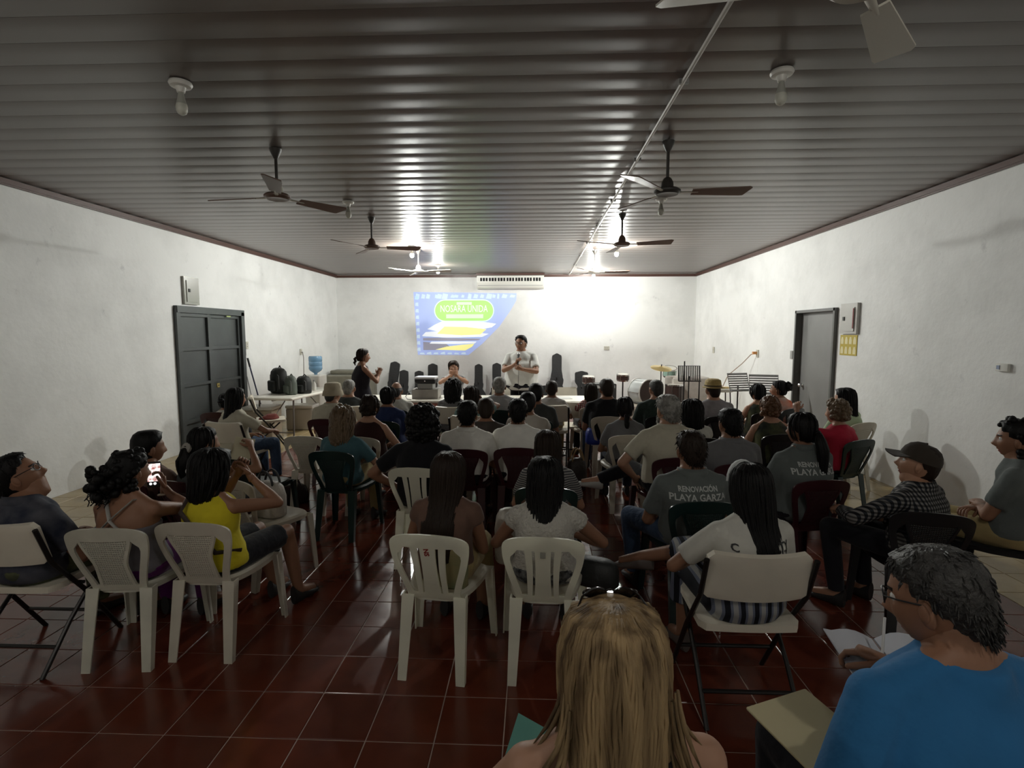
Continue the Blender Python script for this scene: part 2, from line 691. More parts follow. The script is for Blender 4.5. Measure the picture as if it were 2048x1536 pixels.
MB().box((0.045, 8.95, 2.06), (0.012, 0.12, 0.018)).build('closing_bar', mat('pale_green_enamel', (0.45, 0.55, 0.2), 0.5), d1, smooth=False)
MB().box((-0.19, (DL[0] + DL[1]) / 2, 1.09), (0.02, DL[1] - DL[0], 2.18)).build('backing', M_DARK, d1, smooth=False)

# single door, right
d2 = struct(thing('door_2', 'mid grey steel door in the right wall', 'door', (XR, 0, 0)))
fr = MB()
fr.box((0.02, DR[0] + 0.018, DR[2] / 2), (0.14, 0.04, DR[2]))
fr.box((0.02, DR[1] - 0.018, DR[2] / 2), (0.14, 0.04, DR[2]))
fr.box((0.02, (DR[0] + DR[1]) / 2, DR[2] - 0.02), (0.14, DR[1] - DR[0], 0.04))
fr.build('door_frame', mat('frame_grey', (0.10, 0.10, 0.095), 0.45), d2, smooth=False)
MB().box((0.075, (DR[0] + DR[1]) / 2, DR[2] / 2 - 0.01), (0.045, DR[1] - DR[0] - 0.07, DR[2] - 0.05)).build('door_leaf', M_DOOR2, d2, smooth=False)
hd = MB().lathe([(0.03, 0), (0.03, 0.012), (0.012, 0.016), (0.012, 0.045), (0.026, 0.05), (0.028, 0.065), (0.015, 0.075)], n=14, rot=Matrix.Rotation(-PI / 2, 3, 'Y'))
hd.xform(lambda p: (p[0] + 0.052, p[1] + 8.57, p[2] + 0.965))
hd.build('door_knob', M_CHROME, d2)

# ------------------------------------------------------------------ wall fittings
def panel_box(name, label, wall_x, sgn, y0, y1, z0, z1, m, cat='electrical panel'):
    t_ = thing(name, label, cat, (wall_x, (y0 + y1) / 2, (z0 + z1) / 2))
    wy, wz = y1 - y0, z1 - z0
    MB().box((sgn * 0.02, 0, 0), (0.04, wy, wz)).build('enclosure', m, t_, smooth=False)
    dr = MB().box((sgn * 0.045, 0, -0.01), (0.012, wy * 0.74, wz * 0.78)).build('cover_door', m, t_, smooth=False)
    MB().box((sgn * 0.056, -sgn * wy * 0.22, 0), (0.012, 0.035, 0.05)).build('latch', M_BLACK, dr, smooth=False)
    return t_


M_PANEL = mat('grey_beige_enamel', (0.34, 0.33, 0.29), 0.25, spec=0.7)
M_PANEL2 = mat('pale_enamel', (0.50, 0.49, 0.46), 0.35)
panel_box('electrical_panel', 'glossy grey electrical panel above the double steel door', XL, 1, 7.84, 8.19, 2.21, 2.62, M_PANEL)
p2 = panel_box('electrical_panel', 'pale electrical panel beside the single grey door', XR, -1, 7.10, 7.47, 1.77, 2.17, M_PANEL2)
MB().box((-0.055, -0.13, 0.0), (0.006, 0.02, 0.26)).build('red_strip', mat('dark_red_label', (0.2, 0.03, 0.03), 0.6), p2, smooth=False)

po = thing('poster', 'yellow poster with two rows of pale bottle shapes under the electrical panel', 'poster', (XR, 7.31, 1.62))
MB().box((-0.004, 0, 0), (0.006, 0.38, 0.27)).build('sheet', mat('poster_yellow', (0.50, 0.38, 0.04), 0.6), po, smooth=False)
for r_ in range(2):
    for k in range(4):
        bt = MB()
        yy, zz = 0.14 - 0.093 * k, 0.065 - 0.13 * r_
        bt.prism([(yy - .03, zz - .05), (yy + .03, zz - .05), (yy + .032, zz + .0), (yy + .015, zz + .045), (yy - .015, zz + .045), (yy - .032, zz + .0)], -0.0085, -0.006, axis='X')
        bt.build('printed_shape', mat('poster_pale', (0.75, 0.68, 0.38), 0.6), po, smooth=False)


def wall_box(name, label, cat, loc, size, m, slots=0, face='X'):
    t_ = thing(name, label, cat, loc)
    MB().rbox((0, 0, 0), size, 0.006).build('plate', m, t_)
    for k in range(slots):
        if face == 'X':
            s_ = (size[0] + 0.006, 0.018, 0.022)
            c_ = (0, 0, (k - (slots - 1) / 2) * 0.045)
        else:
            s_ = (0.022, size[1] + 0.006, 0.018)
            c_ = ((k - (slots - 1) / 2) * 0.045, 0, 0)
        MB().box(c_, s_).build('socket', M_GREY, t_, smooth=False)
    return t_


M_PLATE = mat('ivory_plate', (0.55, 0.53, 0.45), 0.4)
wall_box('light_switch', 'small ivory switch plate beside the double steel door', 'switch', (XL + 0.012, 9.56, 1.56), (0.02, 0.09, 0.13), M_PLATE, 2)
wall_box('power_outlet', 'ivory outlet on the left wall with a plugged-in cord', 'outlet', (XL + 0.012, 11.82, 1.36), (0.02, 0.09, 0.13), M_PLATE, 2)
wall_box('light_switch', 'small grey switch at the far edge of the single grey door', 'switch', (XR - 0.012, 8.85, 1.43), (0.02, 0.08, 0.13), M_GREY, 1)
wall_box('power_outlet', 'ivory outlet with orange plug on the right wall near the music stands', 'outlet', (XR - 0.012, 10.18, 1.40), (0.02, 0.09, 0.14), M_PLATE, 2)
wall_box('power_outlet', 'small outlet plate on the right wall near the stage corner', 'outlet', (XR - 0.012, 12.63, 1.39), (0.02, 0.10, 0.14), M_PLATE, 1)
wall_box('power_outlet', 'outlet plate on the back wall to the right of the standing speaker', 'outlet', (1.91, YB - 0.012, 1.39), (0.14, 0.02, 0.09), M_PLATE, 2, 'Y')
th = wall_box('wall_switch', 'white horizontal switch box low on the right wall nearest the camera', 'switch', (XR - 0.016, 4.925, 1.477), (0.03, 0.13, 0.07), M_WHITE_PL, 0)
MB().box((-0.018, 0.03, 0), (0.006, 0.03, 0.035)).build('rocker', mat('blue_grey', (0.3, 0.36, 0.5), 0.4), th, smooth=False)

# cords from the outlets
cb = MB().tube([(XL + 0.03, 11.80, 1.35), (XL + 0.10, 11.70, 1.36), (XL + 0.16, 11.6, 1.25), (XL + 0.2, 11.5, 0.95), (XL + 0.32, 11.2, 0.72), (XL + 0.42, 11.0, 0.6)], 0.009, 6)
tag(cb.build('extension_cord', mat('grey_cord', (0.22, 0.2, 0.18), 0.6)), 'grey cord hanging from the left wall outlet to the water dispenser', 'cord')
cb = MB().tube([(XR - 0.03, 10.2, 1.40), (XR - 0.10, 10.25, 1.38), (XR - 0.2, 10.4, 1.2), (XR - 0.35, 10.7, 0.95), (XR - 0.42, 10.9, 0.6), (XR - 0.5, 11.0, 0.05)], 0.009, 6)
cbo = cb.build('extension_cord', mat('orange_grey_cord', (0.42, 0.33, 0.26), 0.6))
tag(cbo, 'cord running down the right wall outlet behind the music stands', 'cord')
MB().box((XR - 0.06, 10.19, 1.41), (0.07, 0.05, 0.05)).build('plug', mat('orange_plug', (0.6, 0.26, 0.08), 0.5), cbo, smooth=False)

# air conditioner, back wall
ac = thing('air_conditioner', 'long white air conditioner high on the back wall', 'air conditioner', (-0.60, YB, 3.07))
b_ = MB()
pr = [(0, -0.15), (-0.16, -0.15), (-0.21, -0.11), (-0.24, 0.0), (-0.25, 0.17), (0, 0.17)]
b_.prism([(p[0], p[1]) for p in pr], -0.86, 0.86, axis='X')
b_.build('housing', M_WHITE_PL, ac, smooth=False)
MB().box((0, -0.250, 0.075), (1.62, 0.014, 0.085)).build('vent_slot', M_DARK, ac, smooth=False)
for k in range(22):
    MB().box((-0.79 + k * 0.0753, -0.257, 0.075), (0.018 if k % 3 else 0.034, 0.012, 0.085)).build('vane', M_WHITE_PL, ac, smooth=False)
MB().box((0, -0.235, -0.075), (1.66, 0.012, 0.012)).build('seam', M_GREY, ac, smooth=False)

# white conduit along the ceiling
cd = MB().tube([(0.875, YF, H - 0.028), (0.91, YB - 0.02, H - 0.028)], 0.0125, 8)
cdo = tag(cd.build('ceiling_conduit', mat('white_conduit', (0.62, 0.6, 0.55), 0.4)), 'thin white conduit running along the ceiling', 'conduit')
for yy in np.arange(0.5, 13.6, 1.45):
    MB().box((0.883 + 0.0021 * yy, yy, H - 0.022), (0.06, 0.02, 0.028)).build('clip', M_GREY, cdo, smooth=False)

# ------------------------------------------------------------------ bulbs
M_BULB_ON = mat('lit_bulb', (1, 1, 1), 0.4, emit=(0.985, 1.0, 0.945), estr=BULB_STRENGTH)
M_BULB_DIM = mat('lit_bulb_dimmer', (1, 1, 1), 0.4, emit=(0.985, 1.0, 0.945), estr=BULB_STRENGTH * 0.35)
M_BULB_ADDED = mat('added_bulb_rear', (1, 1, 1), 0.4, emit=(1.0, 0.97, 0.90), estr=BULB_STRENGTH * 0.12)  # rear pair added out of view to brighten chair backs and people near the camera
M_BULB_WALL = mat('lit_bulb_by_wall', (1, 1, 1), 0.4, emit=(0.985, 1.0, 0.945), estr=BULB_STRENGTH * 0.6)
M_BULB_OFF = mat('frosted_bulb', (0.62, 0.62, 0.54), 0.35)
M_BULB_NECK = mat('bulb_neck', (0.42, 0.42, 0.37), 0.35)


def make_bulb(on):
    t_ = thing('ceiling_bulb', 'x', 'light bulb')
    MB().lathe([(0.02, 0.0), (0.062, 0.0), (0.066, -0.012), (0.058, -0.026), (0.03, -0.03), (0.022, -0.06), (0.018, -0.062)], n=20).build('lamp_holder', M_WHITE_PL, t_)
    MB().lathe([(0.014, -0.055), (0.017, -0.075), (0.022, -0.10), (0.030, -0.128)], n=16).build('bulb_neck', M_BULB_NECK, t_)
    MB().lathe([(0.030, -0.128), (0.0335, -0.145), (0.032, -0.165), (0.024, -0.182), (0.010, -0.191), (0.002, -0.193)], n=16, cap=True).build('bulb', M_BULB_ON if on else M_BULB_OFF, t_)
    return t_


on0, off0 = make_bulb(True), make_bulb(False)
used = {True: False, False: False}
BX = (-2.14, 1.43)
blabels = {(0, 0): 'unlit bulb in a white holder on the ceiling, top left nearest the camera',
           (0, 1): 'unlit bulb on the ceiling just past the left ceiling fan',
           (0, 2): 'lit bulb on the left of the ceiling beside the second left fan',
           (0, 3): 'lit bulb on the left of the ceiling closest to the back wall',
           (0, 4): 'added dim bulb, unseen behind the camera, on the left of the ceiling',
           (1, 4): 'added dim bulb, unseen behind the camera, on the right of the ceiling',
           (1, 0): 'unlit bulb in a round holder on the ceiling, top right nearest the camera',
           (1, 1): 'unlit bulb hanging just below the right ceiling fan hub in the photo',
           (1, 2): 'lit bulb on the right of the ceiling under the second right fan',
           (1, 3): 'lit bulb on the right of the ceiling close to the back wall'}
for i, x in enumerate(BX):
    for j, y in enumerate((3.32, 6.27, 9.52, 12.1 if i == 0 else 13.1, 0.35)):
        on = j >= 2
        src = on0 if on else off0
        o = src if not used[on] else copy_tree(src)
        used[on] = True
        o.location = (x, y, H - 0.008)
        o['label'] = blabels[(i, j)]
        o['group'] = 'ceiling bulbs'
        if j >= 3:
            for c_ in o.children:
                if c_.name.split('.')[0] == 'bulb':
                    c_.data = c_.data.copy()
                    c_.data.materials[0] = M_BULB_ADDED if j == 4 else (M_BULB_DIM if i == 0 else M_BULB_WALL)

# ------------------------------------------------------------------ ceiling fans
M_FAN = mat('fan_brown', (0.16, 0.10, 0.075), 0.4)
M_FANW = mat('fan_white', (0.60, 0.58, 0.50), 0.35)
M_ROD = mat('fan_rod', (0.05, 0.045, 0.04), 0.4)


def make_fan(loc, ang, m_hub, m_blade, label, angles=(0, 120, 240), motor=None, big=False):
    t_ = thing('ceiling_fan', label, 'ceiling fan', loc, 0, 'three-blade ceiling fans')
    zz = H - loc[2]
    MB().tube([(0, 0, 0.05), (0, 0, zz)], 0.0125, 8).build('rod', M_ROD, t_)
    MB().lathe([(0.05, zz - 0.01), (0.045, zz - 0.03), (0.016, zz - 0.09)], n=14).build('canopy', M_ROD, t_)
    mt = MB().lathe([(0.03, 0.0), (0.085, -0.005), (0.105, 0.012), (0.105, 0.026), (0.085, 0.04), (0.05, 0.046)], n=24).build('motor_housing', motor or m_hub, t_)
    MB().lathe([(0.068, 0.044), (0.066, 0.13), (0.055, 0.165), (0.016, 0.17)] if big else [(0.05, 0.044), (0.046, 0.09), (0.030, 0.12), (0.016, 0.13)], n=18).build('rod_cover', m_hub, mt)
    for a in angles:
        a = math.radians(a + ang)
        R = rotz(a)
        bl = MB()
        # blade outline: narrow root, wider blunt tip, slightly pitched
        out = [(0.19, -0.045), (0.62, -0.068), (0.64, -0.05), (0.60, 0.066), (0.57, 0.07), (0.19, 0.04)]
        top, bot = [], []
        for (px, py) in out:
            z_ = 0.012 - py * 0.22
            p = R @ Vector((px, py, z_))
            top.append(tuple(p + Vector((0, 0, 0.004))))
            bot.append(tuple(p - Vector((0, 0, 0.004))))
        bl.loft([bot, top])
        bo = bl.build('blade', m_blade, t_, smooth=False)
        ir = MB()
        p0, p1 = R @ Vector((0.09, 0, 0.012)), R @ Vector((0.24, 0, 0.012))
        ir.tube([p0, p1], [0.018, 0.012], 6, flat=0.4)
        ir.build('blade_arm', M_FANW if m_blade is M_FAN else m_blade, bo)
    return t_


make_fan((-2.13, 4.50, 2.89), 0, M_FANW, M_FAN, 'brown ceiling fan with one blade seen end on, left side nearest the camera', angles=(54, 172, 292), motor=M_FAN)
make_fan((-2.13, 7.12, 2.89), 0, M_FAN, M_FAN, 'small brown ceiling fan in the middle of the left row', angles=(12, 122, 242))
make_fan((-2.11, 9.90, 2.89), -8, M_FANW, M_FANW, 'pale ceiling fan in front of the projected picture')
make_fan((1.06, 4.45, 2.885), 0, M_ROD, M_FAN, 'dark ceiling fan with a long rod, right side with blades spread wide', angles=(-3, -129, 115))
make_fan((1.12, 7.03, 2.89), 0, M_FAN, M_FAN, 'brown ceiling fan in front of the lit right bulb', angles=(-18, 208, 95))
make_fan((1.12, 10.1, 2.89), 0, M_FANW, M_FAN, 'far ceiling fan near the back wall on the right')
make_fan((1.05, 1.88, 2.89), 0, M_FANW, M_FANW, 'white ceiling fan cut off by the top edge of the picture', angles=(49, 174, 291))
# ------------------------------------------------------------------ chairs
def translucent_plastic(name, col, t):
    m = mat(name, col, 0.42, var=0.06, vscale=5)
    nt = m.node_tree
    out = nt.nodes['Material Output']
    b = nt.nodes['Principled BSDF']
    tr = nt.nodes.new('ShaderNodeBsdfTranslucent')
    tr.inputs['Color'].default_value = (*col, 1)
    mx = nt.nodes.new('ShaderNodeMixShader')
    mx.inputs[0].default_value = t
    nt.links.new(b.outputs[0], mx.inputs[1])
    nt.links.new(tr.outputs[0], mx.inputs[2])
    nt.links.new(mx.outputs[0], out.inputs['Surface'])
    return m


M_CHAIR = {
    'bright': translucent_plastic('chair_bright_white', (0.92, 0.91, 0.80), 0.5),
    'white': mat('chair_white', (0.58, 0.565, 0.47), 0.42, var=0.10, vscale=5),
    'tan': mat('chair_tan', (0.55, 0.51, 0.42), 0.42, var=0.08, vscale=5),
    'green': mat('chair_green', (0.006, 0.022, 0.020), 0.30),
    'maroon': mat('chair_maroon', (0.045, 0.010, 0.014), 0.32),
    'black': mat('chair_black', (0.010, 0.011, 0.012), 0.30),
    'fold': mat('chair_fold_white', (0.70, 0.65, 0.54), 0.45, var=0.06, vscale=4),
}


def woven_mat(name, base):
    m = bpy.data.materials.new(name)
    m.use_nodes = True
    nt = m.node_tree
    b = nt.nodes['Principled BSDF']
    b.inputs['Roughness'].default_value = 0.45
    tc = nt.nodes.new('ShaderNodeTexCoord')
    sp = nt.nodes.new('ShaderNodeSeparateXYZ')
    nt.links.new(tc.outputs['Object'], sp.inputs[0])
    outs = []
    for ax in ('X', 'Z'):
        w = nt.nodes.new('ShaderNodeMath')
        w.operation = 'MULTIPLY'
        w.inputs[1].default_value = 2 * PI / 0.0115
        nt.links.new(sp.outputs[ax], w.inputs[0])
        s = nt.nodes.new('ShaderNodeMath')
        s.operation = 'SINE'
        nt.links.new(w.outputs[0], s.inputs[0])
        outs.append(s)
    mn = nt.nodes.new('ShaderNodeMath')
    mn.operation = 'MINIMUM'
    nt.links.new(outs[0].outputs[0], mn.inputs[0])
    nt.links.new(outs[1].outputs[0], mn.inputs[1])
    r = nt.nodes.new('ShaderNodeValToRGB')
    r.color_ramp.elements[0].position = 0.0
    r.color_ramp.elements[0].color = (*base, 1)
    r.color_ramp.elements[1].position = 0.35
    r.color_ramp.elements[1].color = (*[c * 0.55 for c in base], 1)
    nt.links.new(mn.outputs[0], r.inputs[0])
    nt.links.new(r.outputs[0], b.inputs['Base Color'])
    bp = nt.nodes.new('ShaderNodeBump')
    bp.inputs['Strength'].default_value = 0.6
    bp.inputs['Distance'].default_value = 0.003
    bp.invert = True
    nt.links.new(mn.outputs[0], bp.inputs['Height'])
    nt.links.new(bp.outputs[0], b.inputs['Normal'])
    return m


M_WOVEN = {'white': woven_mat('woven_white', (0.55, 0.54, 0.45)), 'tan': woven_mat('woven_tan', (0.60, 0.56, 0.46)),
           'green': woven_mat('woven_green', (0.007, 0.024, 0.022)), 'maroon': woven_mat('woven_maroon', (0.045, 0.010, 0.014)),
           'black': woven_mat('woven_black', (0.010, 0.011, 0.012))}

BZ0, BZ1 = 0.425, 0.80        # bottom and top of a monobloc back


def back_pt(x, t, off=0.0):
    """Point of the curved, reclined back: x across, t 0..1 from seat to top."""
    z = BZ0 + (BZ1 - BZ0) * t
    y = -0.185 - 0.10 * t - 0.02 * math.sin(PI * t) * 0.5 - 0.035 * (1 - (x / 0.215) ** 2) * (0.35 + 0.65 * t)
    return Vector((x, y + off, z))


def half_w(t):
    t = max(0.0, min(1.0, t))
    if t <= 0.8:
        s = t / 0.8
        return 0.140 + 0.065 * (s * s * (3 - 2 * s)) ** 0.8
    u = (t - 0.8) / 0.2
    return 0.205 * max(0.02, (1 - u ** 2.6)) ** (1 / 2.3)


def strip(mb, fl, fr, t0, t1, nt_=10, nx=2, th=0.013):
    rings = []
    for i in range(nt_ + 1):
        t = t0 + (t1 - t0) * i / nt_
        a, b = fl(t), fr(t)
        fr_, bk_ = [], []
        for k in range(nx + 1):
            x = a + (b - a) * k / nx
            fr_.append(tuple(back_pt(x, t, th / 2)))
            bk_.append(tuple(back_pt(x, t, -th / 2)))
        rings.append(fr_ + bk_[::-1])
    mb.loft(rings)


def smooth01(x):
    x = max(0.0, min(1.0, x))
    return x * x * (3 - 2 * x)


def leg(mb, p0, p1, w0, w1, d0, d1):
    """Tapered channel-shaped plastic leg."""
    p0, p1 = Vector(p0), Vector(p1)
    rings = []
    for t in (0, 0.35, 0.7, 1):
        p = p0.lerp(p1, t)
        w = w0 + (w1 - w0) * t
        d = d0 + (d1 - d0) * t
        s = 1 if p.x > 0 else -1
        o = [(-w / 2, -d / 2), (w / 2, -d / 2), (w / 2, d / 2), (w / 2 - 0.008, d / 2), (w / 2 - 0.008, -d / 2 + 0.008), (-w / 2, -d / 2 + 0.008)]
        f = -1 if p0.y > 0 else 1
        pts = [(p.x + s * a, p.y + f * b, p.z) for a, b in o]
        if s * f < 0:
            pts = pts[::-1]
        rings.append(pts)
    mb.loft(rings)


def make_monobloc(style, colour):
    m = M_CHAIR[colour]
    t_ = thing('plastic_chair', 'x', 'chair')
    # seat: rounded trapezoid with a turned-down rim
    def outline(grow, z):
        pts = []
        for k in range(32):
            a = 2 * PI * k / 32
            ca, sa = math.cos(a), math.sin(a)
            r = 1 / (abs(ca) ** 4 + abs(sa) ** 4) ** 0.25
            yy = 0.015 + (0.205 + grow) * r * sa
            hw = 0.185 + 0.045 * (yy / 0.2) * 0.9
            pts.append(((hw + grow) * r * ca, yy, z + (0.012 * sa if sa > 0 else -0.004 * sa) - (0.02 * max(0, sa - 0.8))))
        return pts
    s = MB()
    s.loft([outline(-0.012, 0.398), outline(0.004, 0.396), outline(0.006, 0.425), outline(-0.01, 0.438), outline(-0.05, 0.432), outline(-0.14, 0.424)], cap=True)
    s.build('seat', m, t_)
    for sx in (-1, 1):
        b_ = MB()
        leg(b_, (sx * 0.138, -0.185, 0.43), (sx * 0.155, -0.262, 0.0), 0.066, 0.046, 0.05, 0.034)
        b_.build('leg', m, t_, smooth=False)
        b_ = MB()
        leg(b_, (sx * 0.205, 0.185, 0.425), (sx * 0.232, 0.215, 0.0), 0.060, 0.040, 0.05, 0.034)
        b_.build('leg', m, t_, smooth=False)
    # back
    fw = lambda t: 0.034 + 0.045 * smooth01((t - 0.62) / 0.18) ** 1.6
    b_ = MB()
    strip(b_, lambda t: -half_w(t), lambda t: half_w(t), 0.795, 1.0, 9, 14)
    for sx in (-1, 1):
        if sx < 0:
            strip(b_, lambda t: -half_w(t), lambda t: -half_w(t) + fw(t), -0.02, 0.80, 14, 2)
        else:
            strip(b_, lambda t: half_w(t) - fw(t), lambda t: half_w(t), -0.02, 0.80, 14, 2)
    strip(b_, lambda t: -half_w(t), lambda t: half_w(t), -0.03, 0.07, 2, 10)
    b_.build('backrest', m, t_)
    if style == 'slat':
        cw = lambda t: 0.045 - 0.008 * math.sin(PI * t)
        b_ = MB()
        strip(b_, lambda t: -cw(t), lambda t: cw(t), 0.05, 0.82, 12, 4)
        b_.build('slat', m, t_)
        for sx in (-1, 1):
            i0 = lambda t: cw(t) + 0.010 + 0.008 * t
            i1 = lambda t: cw(t) + 0.034 + 0.022 * t
            b_ = MB()
            if sx > 0:
                strip(b_, i0, i1, 0.05, 0.82, 12, 2)
            else:
                strip(b_, lambda t: -i1(t), lambda t: -i0(t), 0.05, 0.82, 12, 2)
            b_.build('slat', m, t_)
    else:
        pw = lambda t: 0.070 + 0.020 * (1 - t) ** 2 + 0.058 * smooth01((t - 0.35) / 0.5)
        b_ = MB()
        strip(b_, lambda t: -pw(t), lambda t: pw(t), 0.05, 0.82, 16, 6, th=0.009)
        po_ = b_.build('woven_panel', M_WOVEN[colour], t_)
        for sx in (-1, 1):
            b_ = MB()
            if sx > 0:
                strip(b_, lambda t: pw(t) - 0.012, lambda t: pw(t) + 0.004, 0.05, 0.82, 16, 1, th=0.015)
            else:
                strip(b_, lambda t: -pw(t) - 0.004, lambda t: -pw(t) + 0.012, 0.05, 0.82, 16, 1, th=0.015)
            b_.build('panel_rib', m, t_)
    return t_


def make_folding():
    m = M_CHAIR['fold']
    t_ = thing('folding_chair', 'x', 'chair')

    def slab(w, l, th, curve, dish=0.0):
        rings = []
        n = 10
        for i in range(n + 1):
            v = -1 + 2 * i / n
            hw = w / 2 * (1 - 0.02 * v - max(0, abs(v) - 0.86) ** 1.5 * 2.2)
            top, bot = [], []
            for k in range(9):
                u = -1 + 2 * k / 8
                z = curve * u * u + dish * (1 - u * u) * 0
                top.append((u * hw, v * l / 2, z + th / 2))
                bot.append((u * hw, v * l / 2, z - th / 2))
            rings.append(top + bot[::-1])
        b = MB()
        b.loft(rings)
        return b
    s = slab(0.45, 0.41, 0.034, 0.006)
    s.xform(lambda p: (p[0], p[1] + 0.02, p[2] + 0.435))
    s.build('seat', m, t_)
    bk = slab(0.46, 0.235, 0.028, 0.03)
    R = Matrix.Rotation(math.radians(90 + 14), 3, 'X')
    bk.xform(lambda p: tuple(R @ Vector((p[0], p[1], -p[2])) + Vector((0, -0.240, 0.700))))
    bk.build('backrest', m, t_)
    for sx in (-1, 1):
        x = sx * 0.237
        # long side tube: from the top of the back down to the front foot
        MB().tube([(x, -0.262, 0.795), (x, -0.19, 0.60), (x, 0.0, 0.36), (x, 0.235, 0.0)], 0.0125, 8).build('leg', M_BLACKMETAL, t_)
        MB().tube([(x * 0.9, 0.14, 0.42), (x * 0.9, -0.08, 0.22), (x * 0.9, -0.27, 0.0)], 0.0115, 8).build('leg', M_BLACKMETAL, t_)
    MB().tube([(-0.237, 0.13, 0.165), (0.237, 0.13, 0.165)], 0.010, 8).build('stretcher', M_BLACKMETAL, t_)
    MB().tube([(-0.21, -0.17, 0.12), (0.21, -0.17, 0.12)], 0.010, 8).build('stretcher', M_BLACKMETAL, t_)
    MB().tube([(-0.237, 0.0, 0.40), (0.237, 0.0, 0.40)], 0.010, 8).build('seat_bar', M_BLACKMETAL, t_)
    return t_


CHAIRS = {}


def chair(kind, x, y, heading, label, group=None):
    """Place a chair whose seat centre stands at x, y."""
    if kind not in CHAIRS:
        if kind == 'fold':
            CHAIRS[kind] = make_folding()
        else:
            st, colr = kind.split('_')
            CHAIRS[kind] = make_monobloc(st, colr)
        o = CHAIRS[kind]
    else:
        o = copy_tree(CHAIRS[kind])
    o.location = (x, y, 0)
    o.rotation_euler = (0, 0, math.radians(heading))
    o['label'] = label
    o['category'] = 'chair'
    o['group'] = group or {'fold': 'folding chairs'}.get(kind, 'plastic stacking chairs')
    return o
# ------------------------------------------------------------------ people
SKIN = {
    'a': mat('skin_tan', (0.40, 0.215, 0.135), 0.5, spec=0.35),
    'b': mat('skin_brown', (0.27, 0.135, 0.080), 0.5, spec=0.35),
    'c': mat('skin_light', (0.42, 0.235, 0.155), 0.5, spec=0.35),
}
M_EYE = mat('eye_white', (0.75, 0.73, 0.70), 0.25)
M_IRIS = mat('eye_dark', (0.015, 0.010, 0.008), 0.3)
M_LIP = mat('lips', (0.28, 0.09, 0.07), 0.45)
HAIR = {
    'black': mat('hair_black', (0.0045, 0.0040, 0.0040), 0.55, spec=0.22, bump=0.25, bscale=60, stretch=(1, 1, 0.15)),
    'brown': mat('hair_brown', (0.020, 0.012, 0.008), 0.55, spec=0.22, bump=0.25, bscale=60, stretch=(1, 1, 0.15)),
    'auburn': mat('hair_auburn', (0.115, 0.052, 0.022), 0.48, spec=0.45, bump=0.35, bscale=50),
    'dkblond': mat('hair_dark_blond', (0.13, 0.085, 0.045), 0.48, spec=0.45, bump=0.35, bscale=50),
    'blond': mat('hair_streaked_blond', (0.40, 0.28, 0.145), 0.55, spec=0.18, col2=(0.085, 0.053, 0.027), vscale=26, stretch=(1, 1, 0.06), bump=0.3, bscale=60),
    'grey': mat('hair_grey', (0.34, 0.33, 0.30), 0.55, spec=0.4, bump=0.5, bscale=80, col2=(0.16, 0.155, 0.14), vscale=30),
    'dkgrey': mat('hair_dark_grey', (0.040, 0.038, 0.035), 0.55, bump=0.5, bscale=80, col2=(0.015, 0.014, 0.013), vscale=30),
}


def cloth(name, col, **k):
    a = dict(rough=0.85, spec=0.15, bump=0.55, bscale=9, var=0.07, vscale=7, sheen=0.1)
    a.update(k)
    return mat('cloth_' + name, col, **a)


def V(*a):
    return Vector(a)


def ik(a, c, l1, l2, hint):
    d = c - a
    L = max(min(d.length, l1 + l2 - 0.004), abs(l1 - l2) + 0.01)
    d.normalize()
    c = a + d * L
    x = (L * L + l1 * l1 - l2 * l2) / (2 * L)
    hh = math.sqrt(max(0.0, l1 * l1 - x * x))
    p = hint - d * hint.dot(d)
    p.normalize()
    return a + d * x + p * hh, c


